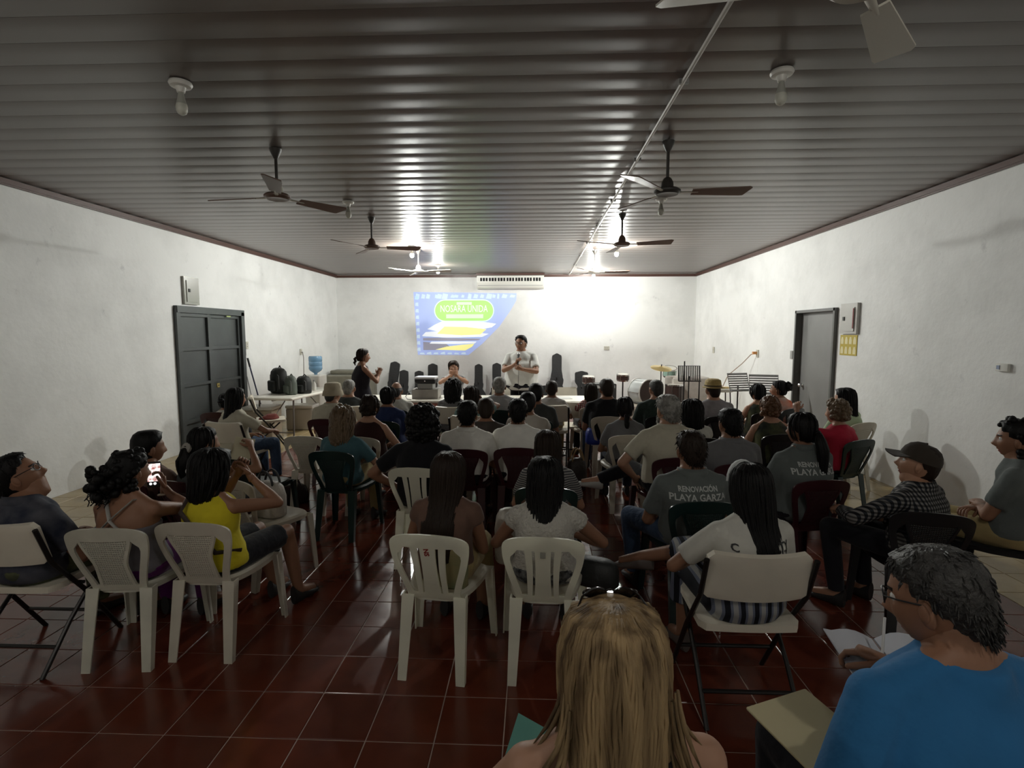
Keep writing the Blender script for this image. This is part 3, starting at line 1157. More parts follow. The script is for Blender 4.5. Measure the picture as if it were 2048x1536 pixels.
def head_shape(hi):
    """Unit head, centre at the origin, face towards +Y; verts, faces, material per face."""
    n, m = (60, 42) if hi else (32, 22)
    vs, fs, mi = [], [], []

    def g(x, z, x0, z0, sx, sz):
        return math.exp(-((x - x0) / sx) ** 2 - ((z - z0) / sz) ** 2)
    for i in range(m + 1):
        ph = -PI / 2 + PI * i / m
        for k in range(n):
            az = 2 * PI * k / n
            dx, dy, dz = math.cos(ph) * math.sin(az), math.cos(ph) * math.cos(az), math.sin(ph)
            x, y, z = 0.076 * dx, 0.097 * dy, 0.118 * dz
            t = max(0.0, -dz)
            x *= 1 - 0.30 * t ** 1.4
            if dy < 0:
                y *= 1 - 0.42 * t ** 1.2
            else:
                y *= 1 - 0.02 * t
                x *= 1 - 0.03 * dy
                y -= 0.006 * max(0, dy) * max(0, 1 - abs(dz))
            if dz < -0.8 and dy > 0:
                z += 0.004
            if dy > 0.2:
                k_ = smooth01((dy - 0.2) / 0.4)
                ax = abs(x)
                b = 0.023 * g(x, z, 0, -0.030, 0.0125, 0.015) + 0.012 * g(x, z, 0, -0.006, 0.010, 0.024)
                b += 0.006 * g(ax, z, 0.013, -0.034, 0.008, 0.007)
                b -= 0.011 * g(ax, z, 0.032, 0.010, 0.017, 0.011)
                b += 0.006 * g(ax, z, 0.028, 0.030, 0.026, 0.008)
                b += 0.007 * g(x, z, 0, -0.060, 0.019, 0.006) + 0.007 * g(x, z, 0, -0.074, 0.017, 0.006)
                b -= 0.004 * g(x, z, 0, -0.067, 0.022, 0.0022)
                b += 0.008 * g(x, z, 0, -0.100, 0.020, 0.014)
                b += 0.004 * g(ax, z, 0.040, -0.030, 0.018, 0.020)
                y += b * k_
            vs.append((x, y, z))
    for i in range(m):
        for k in range(n):
            k2 = (k + 1) % n
            q = (i * n + k, i * n + k2, (i + 1) * n + k2, (i + 1) * n + k)
            fs.append(q)
            cx = sum(vs[j][0] for j in q) / 4
            cy = sum(vs[j][1] for j in q) / 4
            cz = sum(vs[j][2] for j in q) / 4
            mm = 0
            if cy > 0.05:
                if abs(cx) < 0.023 and -0.079 < cz < -0.056:
                    mm = 3
                if 0.014 < abs(cx) < 0.046 and 0.026 < cz < 0.035:
                    mm = 2
            mi.append(mm)
    return vs, fs, mi


HEADS = {True: head_shape(True), False: head_shape(False)}


def add_head(mb, T, hi):
    vs, fs, mi = HEADS[hi]
    n = len(mb.v)
    mb.v.extend([tuple(T(Vector(p))) for p in vs])
    mb.f.extend([tuple(i + n for i in q) for q in fs])
    mb.mi.extend(mi)
    for s in (-1, 1):
        # ear
        e = MB()
        e.ball((s * 0.077, -0.004, -0.008), (0.009, 0.019, 0.032), 10, 8, rot=Matrix.Rotation(s * 0.35, 3, 'Z') @ Matrix.Rotation(-0.15, 3, 'X'))
        e.ball((s * 0.084, 0.000, -0.004), (0.005, 0.013, 0.022), 8, 6, rot=Matrix.Rotation(s * 0.35, 3, 'Z'))
        e.xform(lambda p: T(Vector(p)))
        mb.add(e.v, e.f, 0)
        if hi:
            e = MB()
            e.ball((s * 0.031, 0.0705, 0.010), 0.0125, 10, 8)
            e.xform(lambda p: T(Vector(p)))
            mb.add(e.v, e.f, 1)
            e = MB()
            e.ball((s * 0.031, 0.0800, 0.010), (0.0058, 0.0042, 0.0058), 8, 6)
            e.xform(lambda p: T(Vector(p)))
            mb.add(e.v, e.f, 2)


def add_hand(mb, w, d, nrm, side, sc=1.0, curl=0.45, spread=0.05, thumb=0.5):
    """Palm, four unequal bent fingers and a thumb from the side of the palm."""
    d = d.normalized()
    nrm = (nrm - d * nrm.dot(d)).normalized()
    lat = d.cross(nrm) * side          # towards the thumb
    h = MB()
    rings = []
    for t, hw, th in ((-0.03, 0.024, 0.020), (0.0, 0.026, 0.019), (0.03, 0.034, 0.018), (0.06, 0.040, 0.016), (0.088, 0.039, 0.013)):
        c = w + d * (t * sc)
        rings.append([tuple(c + lat * (math.cos(2 * PI * k / 12) * hw * sc) + nrm * (math.sin(2 * PI * k / 12) * th * sc)) for k in range(12)])
    h.loft(rings)
    for j, (off, ln, r) in enumerate(((0.028, 0.068, 0.0088), (0.0095, 0.077, 0.0090), (-0.0095, 0.071, 0.0086), (-0.028, 0.055, 0.0076))):
        p = w + d * (0.082 * sc) + lat * (off * sc)
        dirv = (d + lat * (spread * off * 25)).normalized()
        pts, rr = [p - dirv * 0.012], [r * sc]
        a = 0.12
        for k, fr in enumerate((0.45, 0.31, 0.24)):
            a += curl * (0.75 + 0.25 * k) * (1 + 0.12 * j)
            dv = dirv * math.cos(a) + nrm * math.sin(a)
            p = p + dv * (ln * fr * sc)
            pts.append(p)
            rr.append(r * sc * (0.96 - 0.10 * k))
        h.tube(pts, rr, 7, round_ends=True)
    p0 = w + d * (0.018 * sc) + lat * (0.026 * sc)
    d1 = (d * 0.72 + lat * (0.75 - 0.3 * thumb) + nrm * (0.25 + 0.5 * thumb)).normalized()
    p1 = p0 + d1 * (0.040 * sc)
    d2 = (d * 0.95 + lat * (0.25 - 0.4 * thumb) + nrm * (0.25 + 0.6 * thumb)).normalized()
    p2 = p1 + d2 * (0.030 * sc)
    p3 = p2 + d2 * (0.022 * sc)
    h.tube([p0, p1, p2, p3], [0.013 * sc, 0.0115 * sc, 0.010 * sc, 0.008 * sc], 7, round_ends=True)
    mb.add(h.v, h.f, 0)


# --------------------------------------------------------- hair
def shell(mb, rings, T, n=34, jit=0.035, seed=0, freq=9):
    ph = seed * 1.7
    out = []
    for (z, cy, w, d, az0) in rings:
        r_ = []
        for k in range(n):
            az = 2 * PI * k / n
            a = math.degrees(az)
            a = a if a <= 180 else 360 - a
            kk = 1.0
            if az0 > 0:
                kk = 0.72 + 0.28 * smooth01((a - az0) / 14.0)
            j = 1 + jit * (0.6 * math.sin(freq * az + ph + z * 8) + 0.4 * math.sin(2.3 * freq * az + ph * 2 - z * 14))
            r_.append(tuple(T(Vector((w * kk * j * math.sin(az), cy + d * kk * j * math.cos(az), z)))))
        out.append(r_)
    mb.loft(out)


def locks(mb, rings, T, count, seed, r=0.007, wave=0.004, az_rng=(80, 280), tip=0.04):
    rg = random.Random(seed)
    for _ in range(count):
        az = math.radians(rg.uniform(*az_rng))
        k0 = rg.randint(0, 2)
        pts, rr = [], []
        ph = rg.uniform(0, 6)
        m = len(rings)
        out = rg.uniform(0.99, 1.05)
        az_drift = rg.uniform(-0.10, 0.10)
        rad = r * rg.uniform(0.6, 1.3)
        for i in range(k0, m):
            z, cy, w, d, az0 = rings[i]
            f = (i - k0) / max(1, m - 1 - k0)
            a = az + az_drift * f + math.sin(ph + i * 0.9) * 0.03
            # lower down the sheet is flat: keep the lock on its back face
            pts.append(T(Vector((w * out * math.sin(a) + wave * math.sin(ph + i), cy + d * out * math.cos(a), z - (tip * rg.uniform(0, 1) if i == m - 1 else 0)))))
            rr.append(rad * (0.55 + 0.6 * math.sin(PI * min(0.95, 0.15 + f))) if i < m - 1 else rad * 0.2)
        if len(pts) > 2:
            mb.tube(pts, rr, 5)


CAP = [(0.1315, -0.012, 0.006, 0.008, 0), (0.126, -0.011, 0.040, 0.050, 0), (0.105, -0.008, 0.066, 0.083, 0), (0.075, -0.008, 0.0805, 0.101, 34),
       (0.045, -0.008, 0.0845, 0.105, 62), (0.010, -0.010, 0.0850, 0.104, 88), (-0.025, -0.014, 0.082, 0.098, 112), (-0.052, -0.020, 0.075, 0.086, 122),
       (-0.074, -0.026, 0.063, 0.068, 135)]


def cap_rings(th=0.0, low=-0.074, az_add=0):
    out = []
    for z, cy, w, d, az in CAP:
        if z < low - 1e-6:
            continue
        out.append((z + th * (0.9 if z > 0.1 else 0.5 * max(0, z) / 0.1), cy, w + th, d + th, az + (az_add if az else 0)))
    return out


def long_rings(L, w, puff=0.0, back=-0.165, tipw=0.5, bodyz=-0.23):
    r = [(0.133 + puff * .6, -0.012, 0.006, 0.008, 0), (0.128 + puff * .6, -0.011, 0.042, 0.052, 0), (0.107 + puff * .5, -0.008, 0.070 + puff, 0.087 + puff, 0),
         (0.075, -0.008, 0.085 + puff, 0.106 + puff, 34), (0.04, -0.010, 0.090 + puff, 0.111 + puff, 60), (0.0, -0.014, 0.092 + puff, 0.111 + puff, 74),
         (-0.05, -0.024, 0.092 + puff, 0.105 + puff, 84), (-0.10, -0.042, 0.088 + puff, 0.090 + puff, 95)]
    z = -0.15
    while z > -L:
        f = (z + 0.15) / (-L + 0.15) if L > 0.15 else 0
        s = smooth01((-0.12 - z) / 0.16)
        cy = -0.055 * (1 - s) + (back + 0.03) * s
        ww = (w * (1 - f) + w * tipw * f) * s + (0.086 + puff) * (1 - s)
        dd = 0.042 * s + (0.078 + puff) * (1 - s)
        r.append((z, cy, ww, dd, 105 * (1 - s)))
        z -= 0.05
    if L > 0.14:
        r.append((-L, back + 0.03 if L > 0.26 else -0.06, w * tipw * 0.8, 0.02 if L > 0.2 else 0.05, 0))
    return r


def do_hair(style, T, T2, det, seed, k):
    mb = MB()

    def TT(p):
        s = smooth01((-0.07 - p.z) / 0.10)
        return T(p) * (1 - s) + T2(p) * s
    if style == 'short':
        r = cap_rings(k.get('th', 0.006), az_add=k.get('az', 0))
        shell(mb, r, T, jit=0.012, seed=seed, freq=11)
        if det >= 0.5:
            rg = random.Random(seed)
            for _ in range(int(420 * det)):
                i = rg.randint(0, len(r) - 2)
                u = rg.random()
                z, cy, w, d, az0 = [r[i][q] + (r[i + 1][q] - r[i][q]) * u for q in range(5)]
                az = math.radians(rg.uniform(max(az0 + 12, 2), 358 - max(az0 + 12, 2)))
                p0 = V(w * 0.985 * math.sin(az), cy + d * 0.985 * math.cos(az), z)
                sg = V(math.sin(az) * 0.35 + rg.uniform(-.3, .3), math.cos(az) * 0.35 + rg.uniform(-.3, .3), -0.9 if z < 0.1 else -0.25).normalized()
                ln = rg.uniform(0.012, 0.026)
                nn = V(math.sin(az), math.cos(az), max(0, z) * 6).normalized()
                mb.tube([T(p0), T(p0 + sg * ln * 0.5 + nn * 0.0022), T(p0 + sg * ln + nn * 0.001)], [0.0028, 0.0022, 0.0006], 4)
    elif style == 'bald':
        r = [q for q in cap_rings(0.003) if q[0] < 0.05]
        r = [(q[0], q[1], q[2] - (0.006 if i == 0 else 0), q[3] - (0.006 if i == 0 else 0), max(q[4], 80)) for i, q in enumerate(r)]
        shell(mb, r, T, jit=0.01, seed=seed)
    elif style in ('long', 'bob'):
        r = long_rings(k.get('L', 0.45 if style == 'long' else 0.21), k.get('w', 0.095), k.get('puff', 0.0), k.get('back', -0.165), k.get('tip', 0.5))
        shell(mb, r, TT, jit=0.03, seed=seed, freq=13)
        locks(mb, r, TT, int(1.7 * k.get('n', 90) * max(det, 0.35)), seed, r=0.68 * k.get('r', 0.007), wave=k.get('wave', 0.004), az_rng=k.get('azr', (70, 290)), tip=k.get('tipj', 0.05))
    elif style in ('pony', 'bun', 'updo', 'slick'):
        r = cap_rings(k.get('th', 0.002), az_add=-8)
        shell(mb, r, T, jit=0.02, seed=seed, freq=13)
        locks(mb, r, T, int(40 * max(det, 0.4)), seed, r=0.005, az_rng=(60, 300), tip=0.0)
        z0 = k.get('z0', 0.02)
        if style == 'pony':
            L = k.get('L', 0.28)
            bk = k.get('back', -0.19)
            fl = k.get('fat', 1.0)
            base = [V(0, -0.10, z0), V(0, -0.145, z0 - 0.01), V(0, bk * 0.92, z0 - 0.06)]
            m = 6
            for i in range(1, m + 1):
                base.append(V(k.get('dx', 0) * i / m, bk - 0.01 * math.sin(PI * i / m), z0 - 0.06 - (L - 0.06) * i / m))
            rad = [0.020, 0.024, 0.036 * fl] + [0.042 * fl * (1 - 0.75 * (i / m) ** 1.6) for i in range(1, m + 1)]
            mb.tube([TT(p) for p in base], rad, 12, flat=0.75)
            rg = random.Random(seed)
            for _ in range(int(34 * max(det, 0.4))):
                a, q = rg.uniform(0, 2 * PI), rg.uniform(0.7, 1.12)
                pts = [TT(p + V(math.cos(a) * rad[i] * q, math.sin(a) * rad[i] * q * 0.8, -rg.uniform(0, 0.03) * (i == len(base) - 1))) for i, p in enumerate(base)]
                mb.tube(pts, [0.006] * (len(pts) - 1) + [0.0015], 5)
            mb.lathe([(0.020, -0.008), (0.026, 0), (0.020, 0.008)], c=tuple(T(V(0, -0.135, z0 - 0.006))), n=10, rot=Matrix.Rotation(PI / 2, 3, 'X'))
        elif style == 'bun':
            br = k.get('r', 0.042)
            rg = random.Random(seed)
            c = V(k.get('dx', 0), -0.112 - br * 0.4, z0 + 0.03)
            mb.ball(T(c), br, 12, 9)
            for _ in range(k.get('blobs', 22)):
                a, b = rg.uniform(0, 2 * PI), rg.uniform(-1, 1)
                q = V(math.cos(a) * math.sqrt(1 - b * b), math.sin(a) * math.sqrt(1 - b * b), b) * br * rg.uniform(0.8, 1.15)
                mb.ball(T(c + q), br * rg.uniform(0.25, 0.42), 7, 5)
        elif style == 'updo':
            rg = random.Random(seed)
            for _ in range(k.get('blobs', 46)):
                az, z = rg.uniform(70, 290), rg.uniform(-0.06, 0.125)
                az = math.radians(az)
                rr = math.sqrt(max(0.04, 1 - (z / 0.14) ** 2))
                c = V(0.082 * rr * math.sin(az), -0.012 + 0.106 * rr * math.cos(az), z)
                mb.ball(T(c), rg.uniform(0.016, 0.028), 7, 5)
    elif style == 'curly':
        pf = k.get('puff', 0.025)
        r = cap_rings(pf * 0.7, az_add=-10)
        shell(mb, r, T, jit=0.05, seed=seed, freq=7)
        rg = random.Random(seed)
        for _ in range(k.get('blobs', 170)):
            z = rg.uniform(k.get('low', -0.10), 0.135)
            az = rg.uniform(50 if z > 0.05 else 85, 310 if z > 0.05 else 275)
            if z > 0.085:
                az = rg.uniform(0, 360)
            az = math.radians(az)
            rr = math.sqrt(max(0.03, 1 - (z / 0.145) ** 2))
            q = rg.uniform(0.92, 1.06)
            c = V((0.080 + pf) * rr * q * math.sin(az), -0.010 + (0.100 + pf) * rr * q * math.cos(az), z + pf * 0.6 * (z > 0))
            mb.ball(T(c), rg.uniform(0.014, 0.027) * k.get('bs', 1.0), 7, 5)
        if k.get('L'):
            r = long_rings(k['L'], k.get('w', 0.10), pf * 0.6, tip=0.8) if False else long_rings(k['L'], k.get('w', 0.10), pf * 0.6, -0.15, 0.8)
            shell(mb, r, TT, jit=0.07, seed=seed, freq=8)
            locks(mb, r, TT, 110, seed, r=0.008, wave=0.016, tip=0.05)
            for _ in range(130):
                i = rg.randint(4, len(r) - 2)
                az = math.radians(rg.uniform(80, 280))
                z, cy, w, d, _a = r[i]
                mb.ball(TT(V(w * 1.02 * math.sin(az), cy + d * 1.02 * math.cos(az), z + rg.uniform(-0.025, 0.025))), (rg.uniform(0.012, 0.022), 0.012, rg.uniform(0.014, 0.028)), 7, 5)
    return mb


NP = [0]


def person(label, x, y, ztop, heading=0, s=1.0, sex='m', bulk=1.0, skin='a', hair=('short', 'black', {}), top=None, sleeve='short', bottom=None, legs_len='long',
           lean=0.0, side=0.0, hy=0, hp=0, aL='lap', aR='lap', legs=None, stand=False, det=0.5, hi=False, seat=0.43, hatfn=None, shoes=(0.02, 0.02, 0.02), knees=0.12,
           handc=0.45, group='seated audience', feet=True, narrow=1.0, head_s=None, skirt=False, hair_kw=None, collar=False, bald=False, hands=True, voxel=None, neck=0.122, hem=-0.12, crew=True):
    NP[0] += 1
    seed = NP[0]
    t_ = thing('person', label, 'person', (x, y, 0), math.radians(heading), group)
    vox = voxel or (0.0105 if y < 3.3 else 0.0135 if y < 5 else 0.016)
    fem = sex == 'f'
    hs = head_s or (0.97 if fem else 1.0) * (0.5 + 0.5 * s)
    hipz = (seat + 0.085 * s) if not stand else 0.50 * ztop
    hc = V(0, 0, ztop - 0.131 * hs)
    nb_z = hc.z - neck * hs
    Lt = nb_z - hipz
    ny, nx = math.tan(lean) * Lt, math.tan(side) * Lt
    nb = V(nx, ny, nb_z)
    hc.x, hc.y = nx * 1.15, ny + 0.035 + 0.10 * math.sin(lean)
    yw, pt = math.radians(hy), math.radians(hp)
    Ry, Rp = Matrix.Rotation(yw, 3, 'Z'), Matrix.Rotation(pt, 3, 'X')
    RH = Ry @ Rp
    pivot = V(0, -0.01, -0.09)
    T = lambda p: RH @ ((p - pivot) * hs) + pivot * hs + hc
    T2 = lambda p: Ry @ (p * hs) + hc
    # spine
    hip = V(0, 0, hipz)

    def spine(f):
        p = hip.lerp(nb, f)
        p.y += -0.030 * math.sin(PI * min(1, max(0, f))) + 0.012 * (f > 0.8)
        return p
    b2 = bulk
    if fem:
        R_ = [(-0.16, .150, .110, 0), (0.0, .172 * b2, .125 * b2, 0), (0.22, .148 * b2, .108 * b2, .005), (0.42, .140 * b2, .105 * b2, .008), (0.62, .150 * b2 ** .7, .115 * b2, .012),
              (0.80, .150, .098, 0), (0.90, .125, .080, -.004), (0.975, .070, .060, -.004), (1.02, .05, .05, 0)]
        shx = 0.150 * s * b2 ** 0.3
        ra = 0.88
    else:
        R_ = [(-0.16, .150, .112, 0), (0.0, .168 * b2, .128 * b2, 0), (0.22, .160 * b2, .125 * b2, .010), (0.42, .160 * b2, .122 * b2, .010), (0.62, .172 * b2 ** .7, .122 * b2 ** .7, .005),
              (0.80, .178, .108, 0), (0.90, .150, .090, -.004), (0.975, .085, .070, -.004), (1.02, .055, .055, 0)]
        shx = 0.172 * s * b2 ** 0.3
        ra = 1.0
    shx *= narrow

    def torso(mb, f0, f1, grow, sc=1.0, n=20):
        rings = []
        N = 14
        for i in range(N + 1):
            f = f0 + (f1 - f0) * i / N
            for j in range(len(R_) - 1):
                if R_[j][0] <= f <= R_[j + 1][0] or j == len(R_) - 2:
                    a, b = R_[j], R_[j + 1]
                    u = (f - a[0]) / (b[0] - a[0])
                    break
            u = max(0, min(1, u))
            u = u * u * (3 - 2 * u) * 0.5 + u * 0.5
            rx, ry, yo = [a[q] + (b[q] - a[q]) * u for q in (1, 2, 3)]
            c = spine(f)
            rx, ry = (rx * s * narrow) * sc + grow, (ry * s) * sc + grow
            ring = []
            for k in range(n):
                an = 2 * PI * k / n
                ca, sa = math.cos(an), math.sin(an)
                q = 1 / (abs(ca) ** 2.5 + abs(sa) ** 2.5) ** (1 / 2.5)
                ring.append((c.x + rx * q * ca, c.y + yo + ry * q * sa, c.z))
            rings.append(ring)
        mb.loft(rings)
    shz = spine(0.86)
    SH = {sd: V(shz.x + sd * shx, shz.y - 0.004, nb_z - 0.080 * s) for sd in (-1, 1)}
    # arms
    l1, l2 = 0.285 * s, 0.245 * s
    presets = {
        'lap': lambda sd: ((sd * 0.06, 0.25 * s, seat + 0.175), (sd * 0.8, -0.5, -0.4)),
        'thigh': lambda sd: ((sd * 0.13, 0.30 * s, seat + 0.185), (sd * 0.8, -0.5, -0.4)),
        'cross': lambda sd: ((-sd * 0.06, 0.20, SH[sd].z - 0.26), (sd, -0.1, -0.7)),
        'side': lambda sd: ((sd * 0.25, 0.10, seat + 0.12), (sd, -0.5, 0)),
        'chin': lambda sd: ((sd * 0.05 + hc.x, hc.y + 0.12, hc.z - 0.14), (sd * 0.9, 0.0, -0.8)),
        'ear': lambda sd: ((sd * 0.11 + hc.x, hc.y + 0.06, hc.z - 0.06), (sd * 1.0, 0.3, -0.8)),
        'hang': lambda sd: ((sd * 0.26, 0.02, hipz - 0.06), (sd, -0.6, 0)),
    }
    ARM = {}
    for sd, a in ((-1, aL), (1, aR)):
        if isinstance(a, str):
            w, hnt = presets[a](sd)
        else:
            w, hnt = a[0], a[1]
        e, w = ik(SH[sd], Vector(w), l1, l2, Vector(hnt))
        hd = (w - e).normalized()
        nrm = V(-sd * 0.5, 0, -0.8)
        if not isinstance(a, str) and len(a) > 2:
            hd = Vector(a[2])
            nrm = Vector(a[3])
        elif a == 'chin' or a == 'ear':
            hd = (hd * 0.4 + V(0, -0.3, 0.8)).normalized()
            nrm = V(-sd * 0.8, -0.6, 0)
        ARM[sd] = (e, w, hd, nrm)
    # legs
    LEG = {}
    for sd in (-1, 1):
        hj = V(sd * 0.085 * s, 0, hipz - 0.005)
        if stand:
            kn = V(sd * 0.10 * s, 0.02, hipz * 0.52)
            an = V(sd * 0.11 * s, -0.02, 0.085)
            fd = V(sd * 0.15, 1, 0)
        else:
            kn = V(sd * knees, 0.405 * s, seat + 0.075)
            an = V(sd * knees * 1.0, 0.43 * s, 0.085)
            fd = V(sd * 0.12, 1, 0)
        if legs and sd in legs:
            q = legs[sd]
            kn, an = Vector(q[0]), Vector(q[1])
            fd = Vector(q[2]) if len(q) > 2 else fd
        LEG[sd] = (hj, kn, an, fd.normalized())
    nk = 0.056 if fem else 0.069
    has_top = top is not None

    # ---- body: one continuous skin
    b = MB()
    cov = 0.92 if has_top and sleeve != 'straps' else 1.0
    torso(b, -0.14, 1.0, 0.0, cov)
    b.tube([nb + V(0, -0.005, -0.07), nb + V(0, 0.0, 0.0), hc + RH @ V(0, -0.012, -0.085) * hs, hc + RH @ V(0, -0.01, -0.03) * hs], [nk * 1.25 * s, nk * 1.02 * s, nk * 0.97 * s, nk * 0.95 * s], 14)
    for sd in (-1, 1):
        S_, (E_, W_, HD, NR) = SH[sd], ARM[sd]
        b.ball(S_, 0.058 * s * ra * (1 if not has_top else 0.95), 12, 8)
        b.tube([nb + V(sd * 0.03, -0.012, 0.004), S_ + V(-sd * 0.02, -0.004, 0.014)], [0.048 * s * ra, 0.044 * s * ra], 10)
        b.tube([S_, S_.lerp(E_, 0.3), S_.lerp(E_, 0.7), E_], [0.052 * s * ra, 0.050 * s * ra, 0.044 * s * ra, 0.039 * s * ra], 12)
        b.ball(E_, 0.040 * s * ra, 10, 7)
        b.tube([E_, E_.lerp(W_, 0.3), E_.lerp(W_, 0.75), W_ + HD * 0.02], [0.039 * s * ra, 0.041 * s * ra, 0.030 * s * ra, 0.0265 * s * ra], 12)
        hj, kn, an, fd = LEG[sd]
        if feet:
            b.tube([hj, hj.lerp(kn, 0.5), kn], [0.078 * s, 0.070 * s, 0.053 * s], 12)
            b.ball(kn, 0.055 * s, 10, 7)
            b.tube([kn, kn.lerp(an, 0.3), kn.lerp(an, 0.7), an], [0.052 * s, 0.054 * s, 0.042 * s, 0.036 * s], 12)
            b.tube([an, an + fd * 0.05 - V(0, 0, 0.02), an + fd * 0.15 - V(0, 0, 0.045)], [0.036, 0.036, 0.026], 10)
    vs, fs = remesh(b, vox, 4)
    body = MB()
    body.add(vs.tolist(), fs, 0)
    add_head(body, T, hi)
    for sd in (-1, 1):
        if hands:
            add_hand(body, ARM[sd][1], ARM[sd][2], ARM[sd][3], sd, 0.98 * s, handc)
    body.build('body', [SKIN[skin], M_EYE, M_IRIS, M_LIP], t_, angle=180)

    # ---- top
    if has_top:
        c = MB()
        g = 0.013 if y < 5 else 0.016
        if sleeve == 'straps':
            torso(c, -0.12, 0.60, g)
        elif sleeve == 'tank':
            torso(c, -0.12, 0.955, g)
            for sd in (-1, 1):
                c.tube([nb + V(sd * 0.055, -0.012, -0.012), SH[sd] + V(-sd * 0.045, -0.004, 0.02)], [0.045 * s * ra, 0.047 * s * ra], 10)
        else:
            torso(c, hem, 0.985, g)
            if sleeve != 'cap' and crew:
                c.lathe([(nk * s + 0.040, -0.06), (nk * s + 0.030, -0.02), (nk * s + 0.016, 0.014), (nk * s + 0.012, 0.016)], c=tuple(nb + V(0, -0.004, 0)), n=18)
            for sd in (-1, 1):
                S_, (E_, W_, HD, NR) = SH[sd], ARM[sd]
                c.ball(S_, 0.066 * s * ra, 12, 8)
                c.tube([nb + V(sd * 0.04, -0.012, -0.012), S_ + V(-sd * 0.02, -0.004, 0.012)], [0.054 * s * ra, 0.055 * s * ra], 10)
                if sleeve == 'cap':
                    c.tube([S_, S_.lerp(E_, 0.25)], [0.066 * s * ra, 0.070 * s * ra], 12)
                elif sleeve == 'short':
                    c.tube([S_, S_.lerp(E_, 0.35), S_.lerp(E_, 0.72)], [0.064 * s * ra, 0.066 * s * ra, 0.064 * s * ra], 12)
                elif sleeve == 'long':
                    c.tube([S_, S_.lerp(E_, 0.5), E_], [0.064 * s * ra, 0.060 * s * ra, 0.054 * s * ra], 12)
                    c.ball(E_, 0.054 * s * ra, 10, 7)
                    c.tube([E_, E_.lerp(W_, 0.5), E_.lerp(W_, 0.93)], [0.053 * s * ra, 0.048 * s * ra, 0.040 * s * ra], 12)
        vs, fs = remesh(c, vox, 3)
        # soft folds
        rr = random.Random(seed)
        ph1, ph2 = rr.uniform(0, 6), rr.uniform(0, 6)
        zz = vs[:, 2]
        xx = vs[:, 0]
        wv = 0.0045 * np.sin(26 * zz + 9 * xx + 5 * np.sin(7 * xx + ph1) + ph2) * np.clip((shz.z - zz) / 0.25, 0, 1) + 0.003 * np.sin(38 * xx - 12 * zz + ph1)
        ctr = np.array([0, 0.0])
        dxy = vs[:, :2] - ctr
        nrm_ = np.linalg.norm(dxy, axis=1, keepdims=True) + 1e-6
        vs[:, :2] += dxy / nrm_ * wv[:, None]
        cm = MB()
        cm.add(vs.tolist(), fs, 0)
        to = cm.build('shirt', top, t_, angle=180)
        if collar:
            cl = MB()
            rings = []
            for (zz_, g_) in ((-0.035, 0.020), (0.012, 0.012), (0.018, 0.016), (-0.012, 0.030), (-0.028, 0.028)):
                ring = []
                for k in range(18):
                    a = 2 * PI * k / 18
                    rr_ = nk * 1.04 * s + g_
                    ring.append(tuple(nb + V(rr_ * math.sin(a), rr_ * math.cos(a) * 0.95 - 0.002, zz_ + 0.016 - 0.03 * max(0, math.cos(a)))))
                rings.append(ring)
            cl.loft(rings, cap=False)
            cl.build('collar', top, to, angle=180)
    # ---- bottom
    if bottom is not None and feet:
        c = MB()
        torso(c, -0.155, 0.10 if hem < 0 else hem + 0.06, 0.012)
        for sd in (-1, 1):
            hj, kn, an, fd = LEG[sd]
            if legs_len == 'skirt':
                c.tube([hj, hj.lerp(kn, 0.5), kn + V(0, 0.02, 0)], [0.098 * s, 0.092 * s, 0.078 * s], 12)
                c.tube([hj.lerp(kn, 0.3) - V(sd * 0.05, 0, 0), kn - V(sd * 0.06, 0, 0.02), kn.lerp(an, 0.45) - V(sd * 0.03, 0, 0)], [0.085 * s, 0.075 * s, 0.07 * s], 12)
                c.tube([kn, kn.lerp(an, 0.5)], [0.078 * s, 0.085 * s], 12)
            elif legs_len == 'short':
                c.tube([hj, hj.lerp(kn, 0.5), hj.lerp(kn, 0.85)], [0.096 * s, 0.088 * s, 0.082 * s], 12)
            else:
                c.tube([hj, hj.lerp(kn, 0.5), kn], [0.092 * s, 0.083 * s, 0.067 * s], 12)
                c.ball(kn, 0.067 * s, 10, 7)
                c.tube([kn, kn.lerp(an, 0.35), kn.lerp(an, 0.96)], [0.066 * s, 0.064 * s, 0.054 * s], 12)
        vs, fs = remesh(c, vox * 1.15, 3)
        cm = MB()
        cm.add(vs.tolist(), fs, 0)
        cm.build('skirt' if legs_len == 'skirt' else 'trousers', bottom, t_, angle=180)
    if feet and shoes is not None:
        msh = mat('shoe_%02d%02d%02d' % tuple(int(q * 99) for q in shoes), shoes, 0.5)
        for sd in (-1, 1):
            hj, kn, an, fd = LEG[sd]
            lat = fd.cross(V(0, 0, 1)).normalized()
            up = lat.cross(fd).normalized()
            sh = MB()
            rings = []
            for t, hw, top_, bot in ((-0.055, 0.026, 0.045, 0.080), (-0.035, 0.034, 0.020, 0.085), (0.02, 0.037, 0.012, 0.085), (0.08, 0.043, -0.022, 0.085), (0.13, 0.045, -0.040, 0.085), (0.17, 0.038, -0.050, 0.083), (0.19, 0.020, -0.058, 0.078)):
                c0 = an + fd * t * s
                ring = []
                for k in range(14):
                    a = 2 * PI * k / 14
                    v_ = math.sin(a)
                    zz_ = (top_ + bot) / 2 * v_ + (top_ - bot) / 2
                    ring.append(tuple(c0 + lat * (hw * math.cos(a) * s * (1.0 if abs(v_) < .9 else .9)) + up * zz_))
                rings.append(ring)
            sh.loft(rings)
            sh.build('shoe', msh, t_, angle=60)
    # ---- hair
    if hair:
        k = dict(hair[2]) if len(hair) > 2 else {}
        hm = do_hair(hair[0], T, T2, det, seed, k)
        hm.build('hair', HAIR[hair[1]], t_, angle=180)
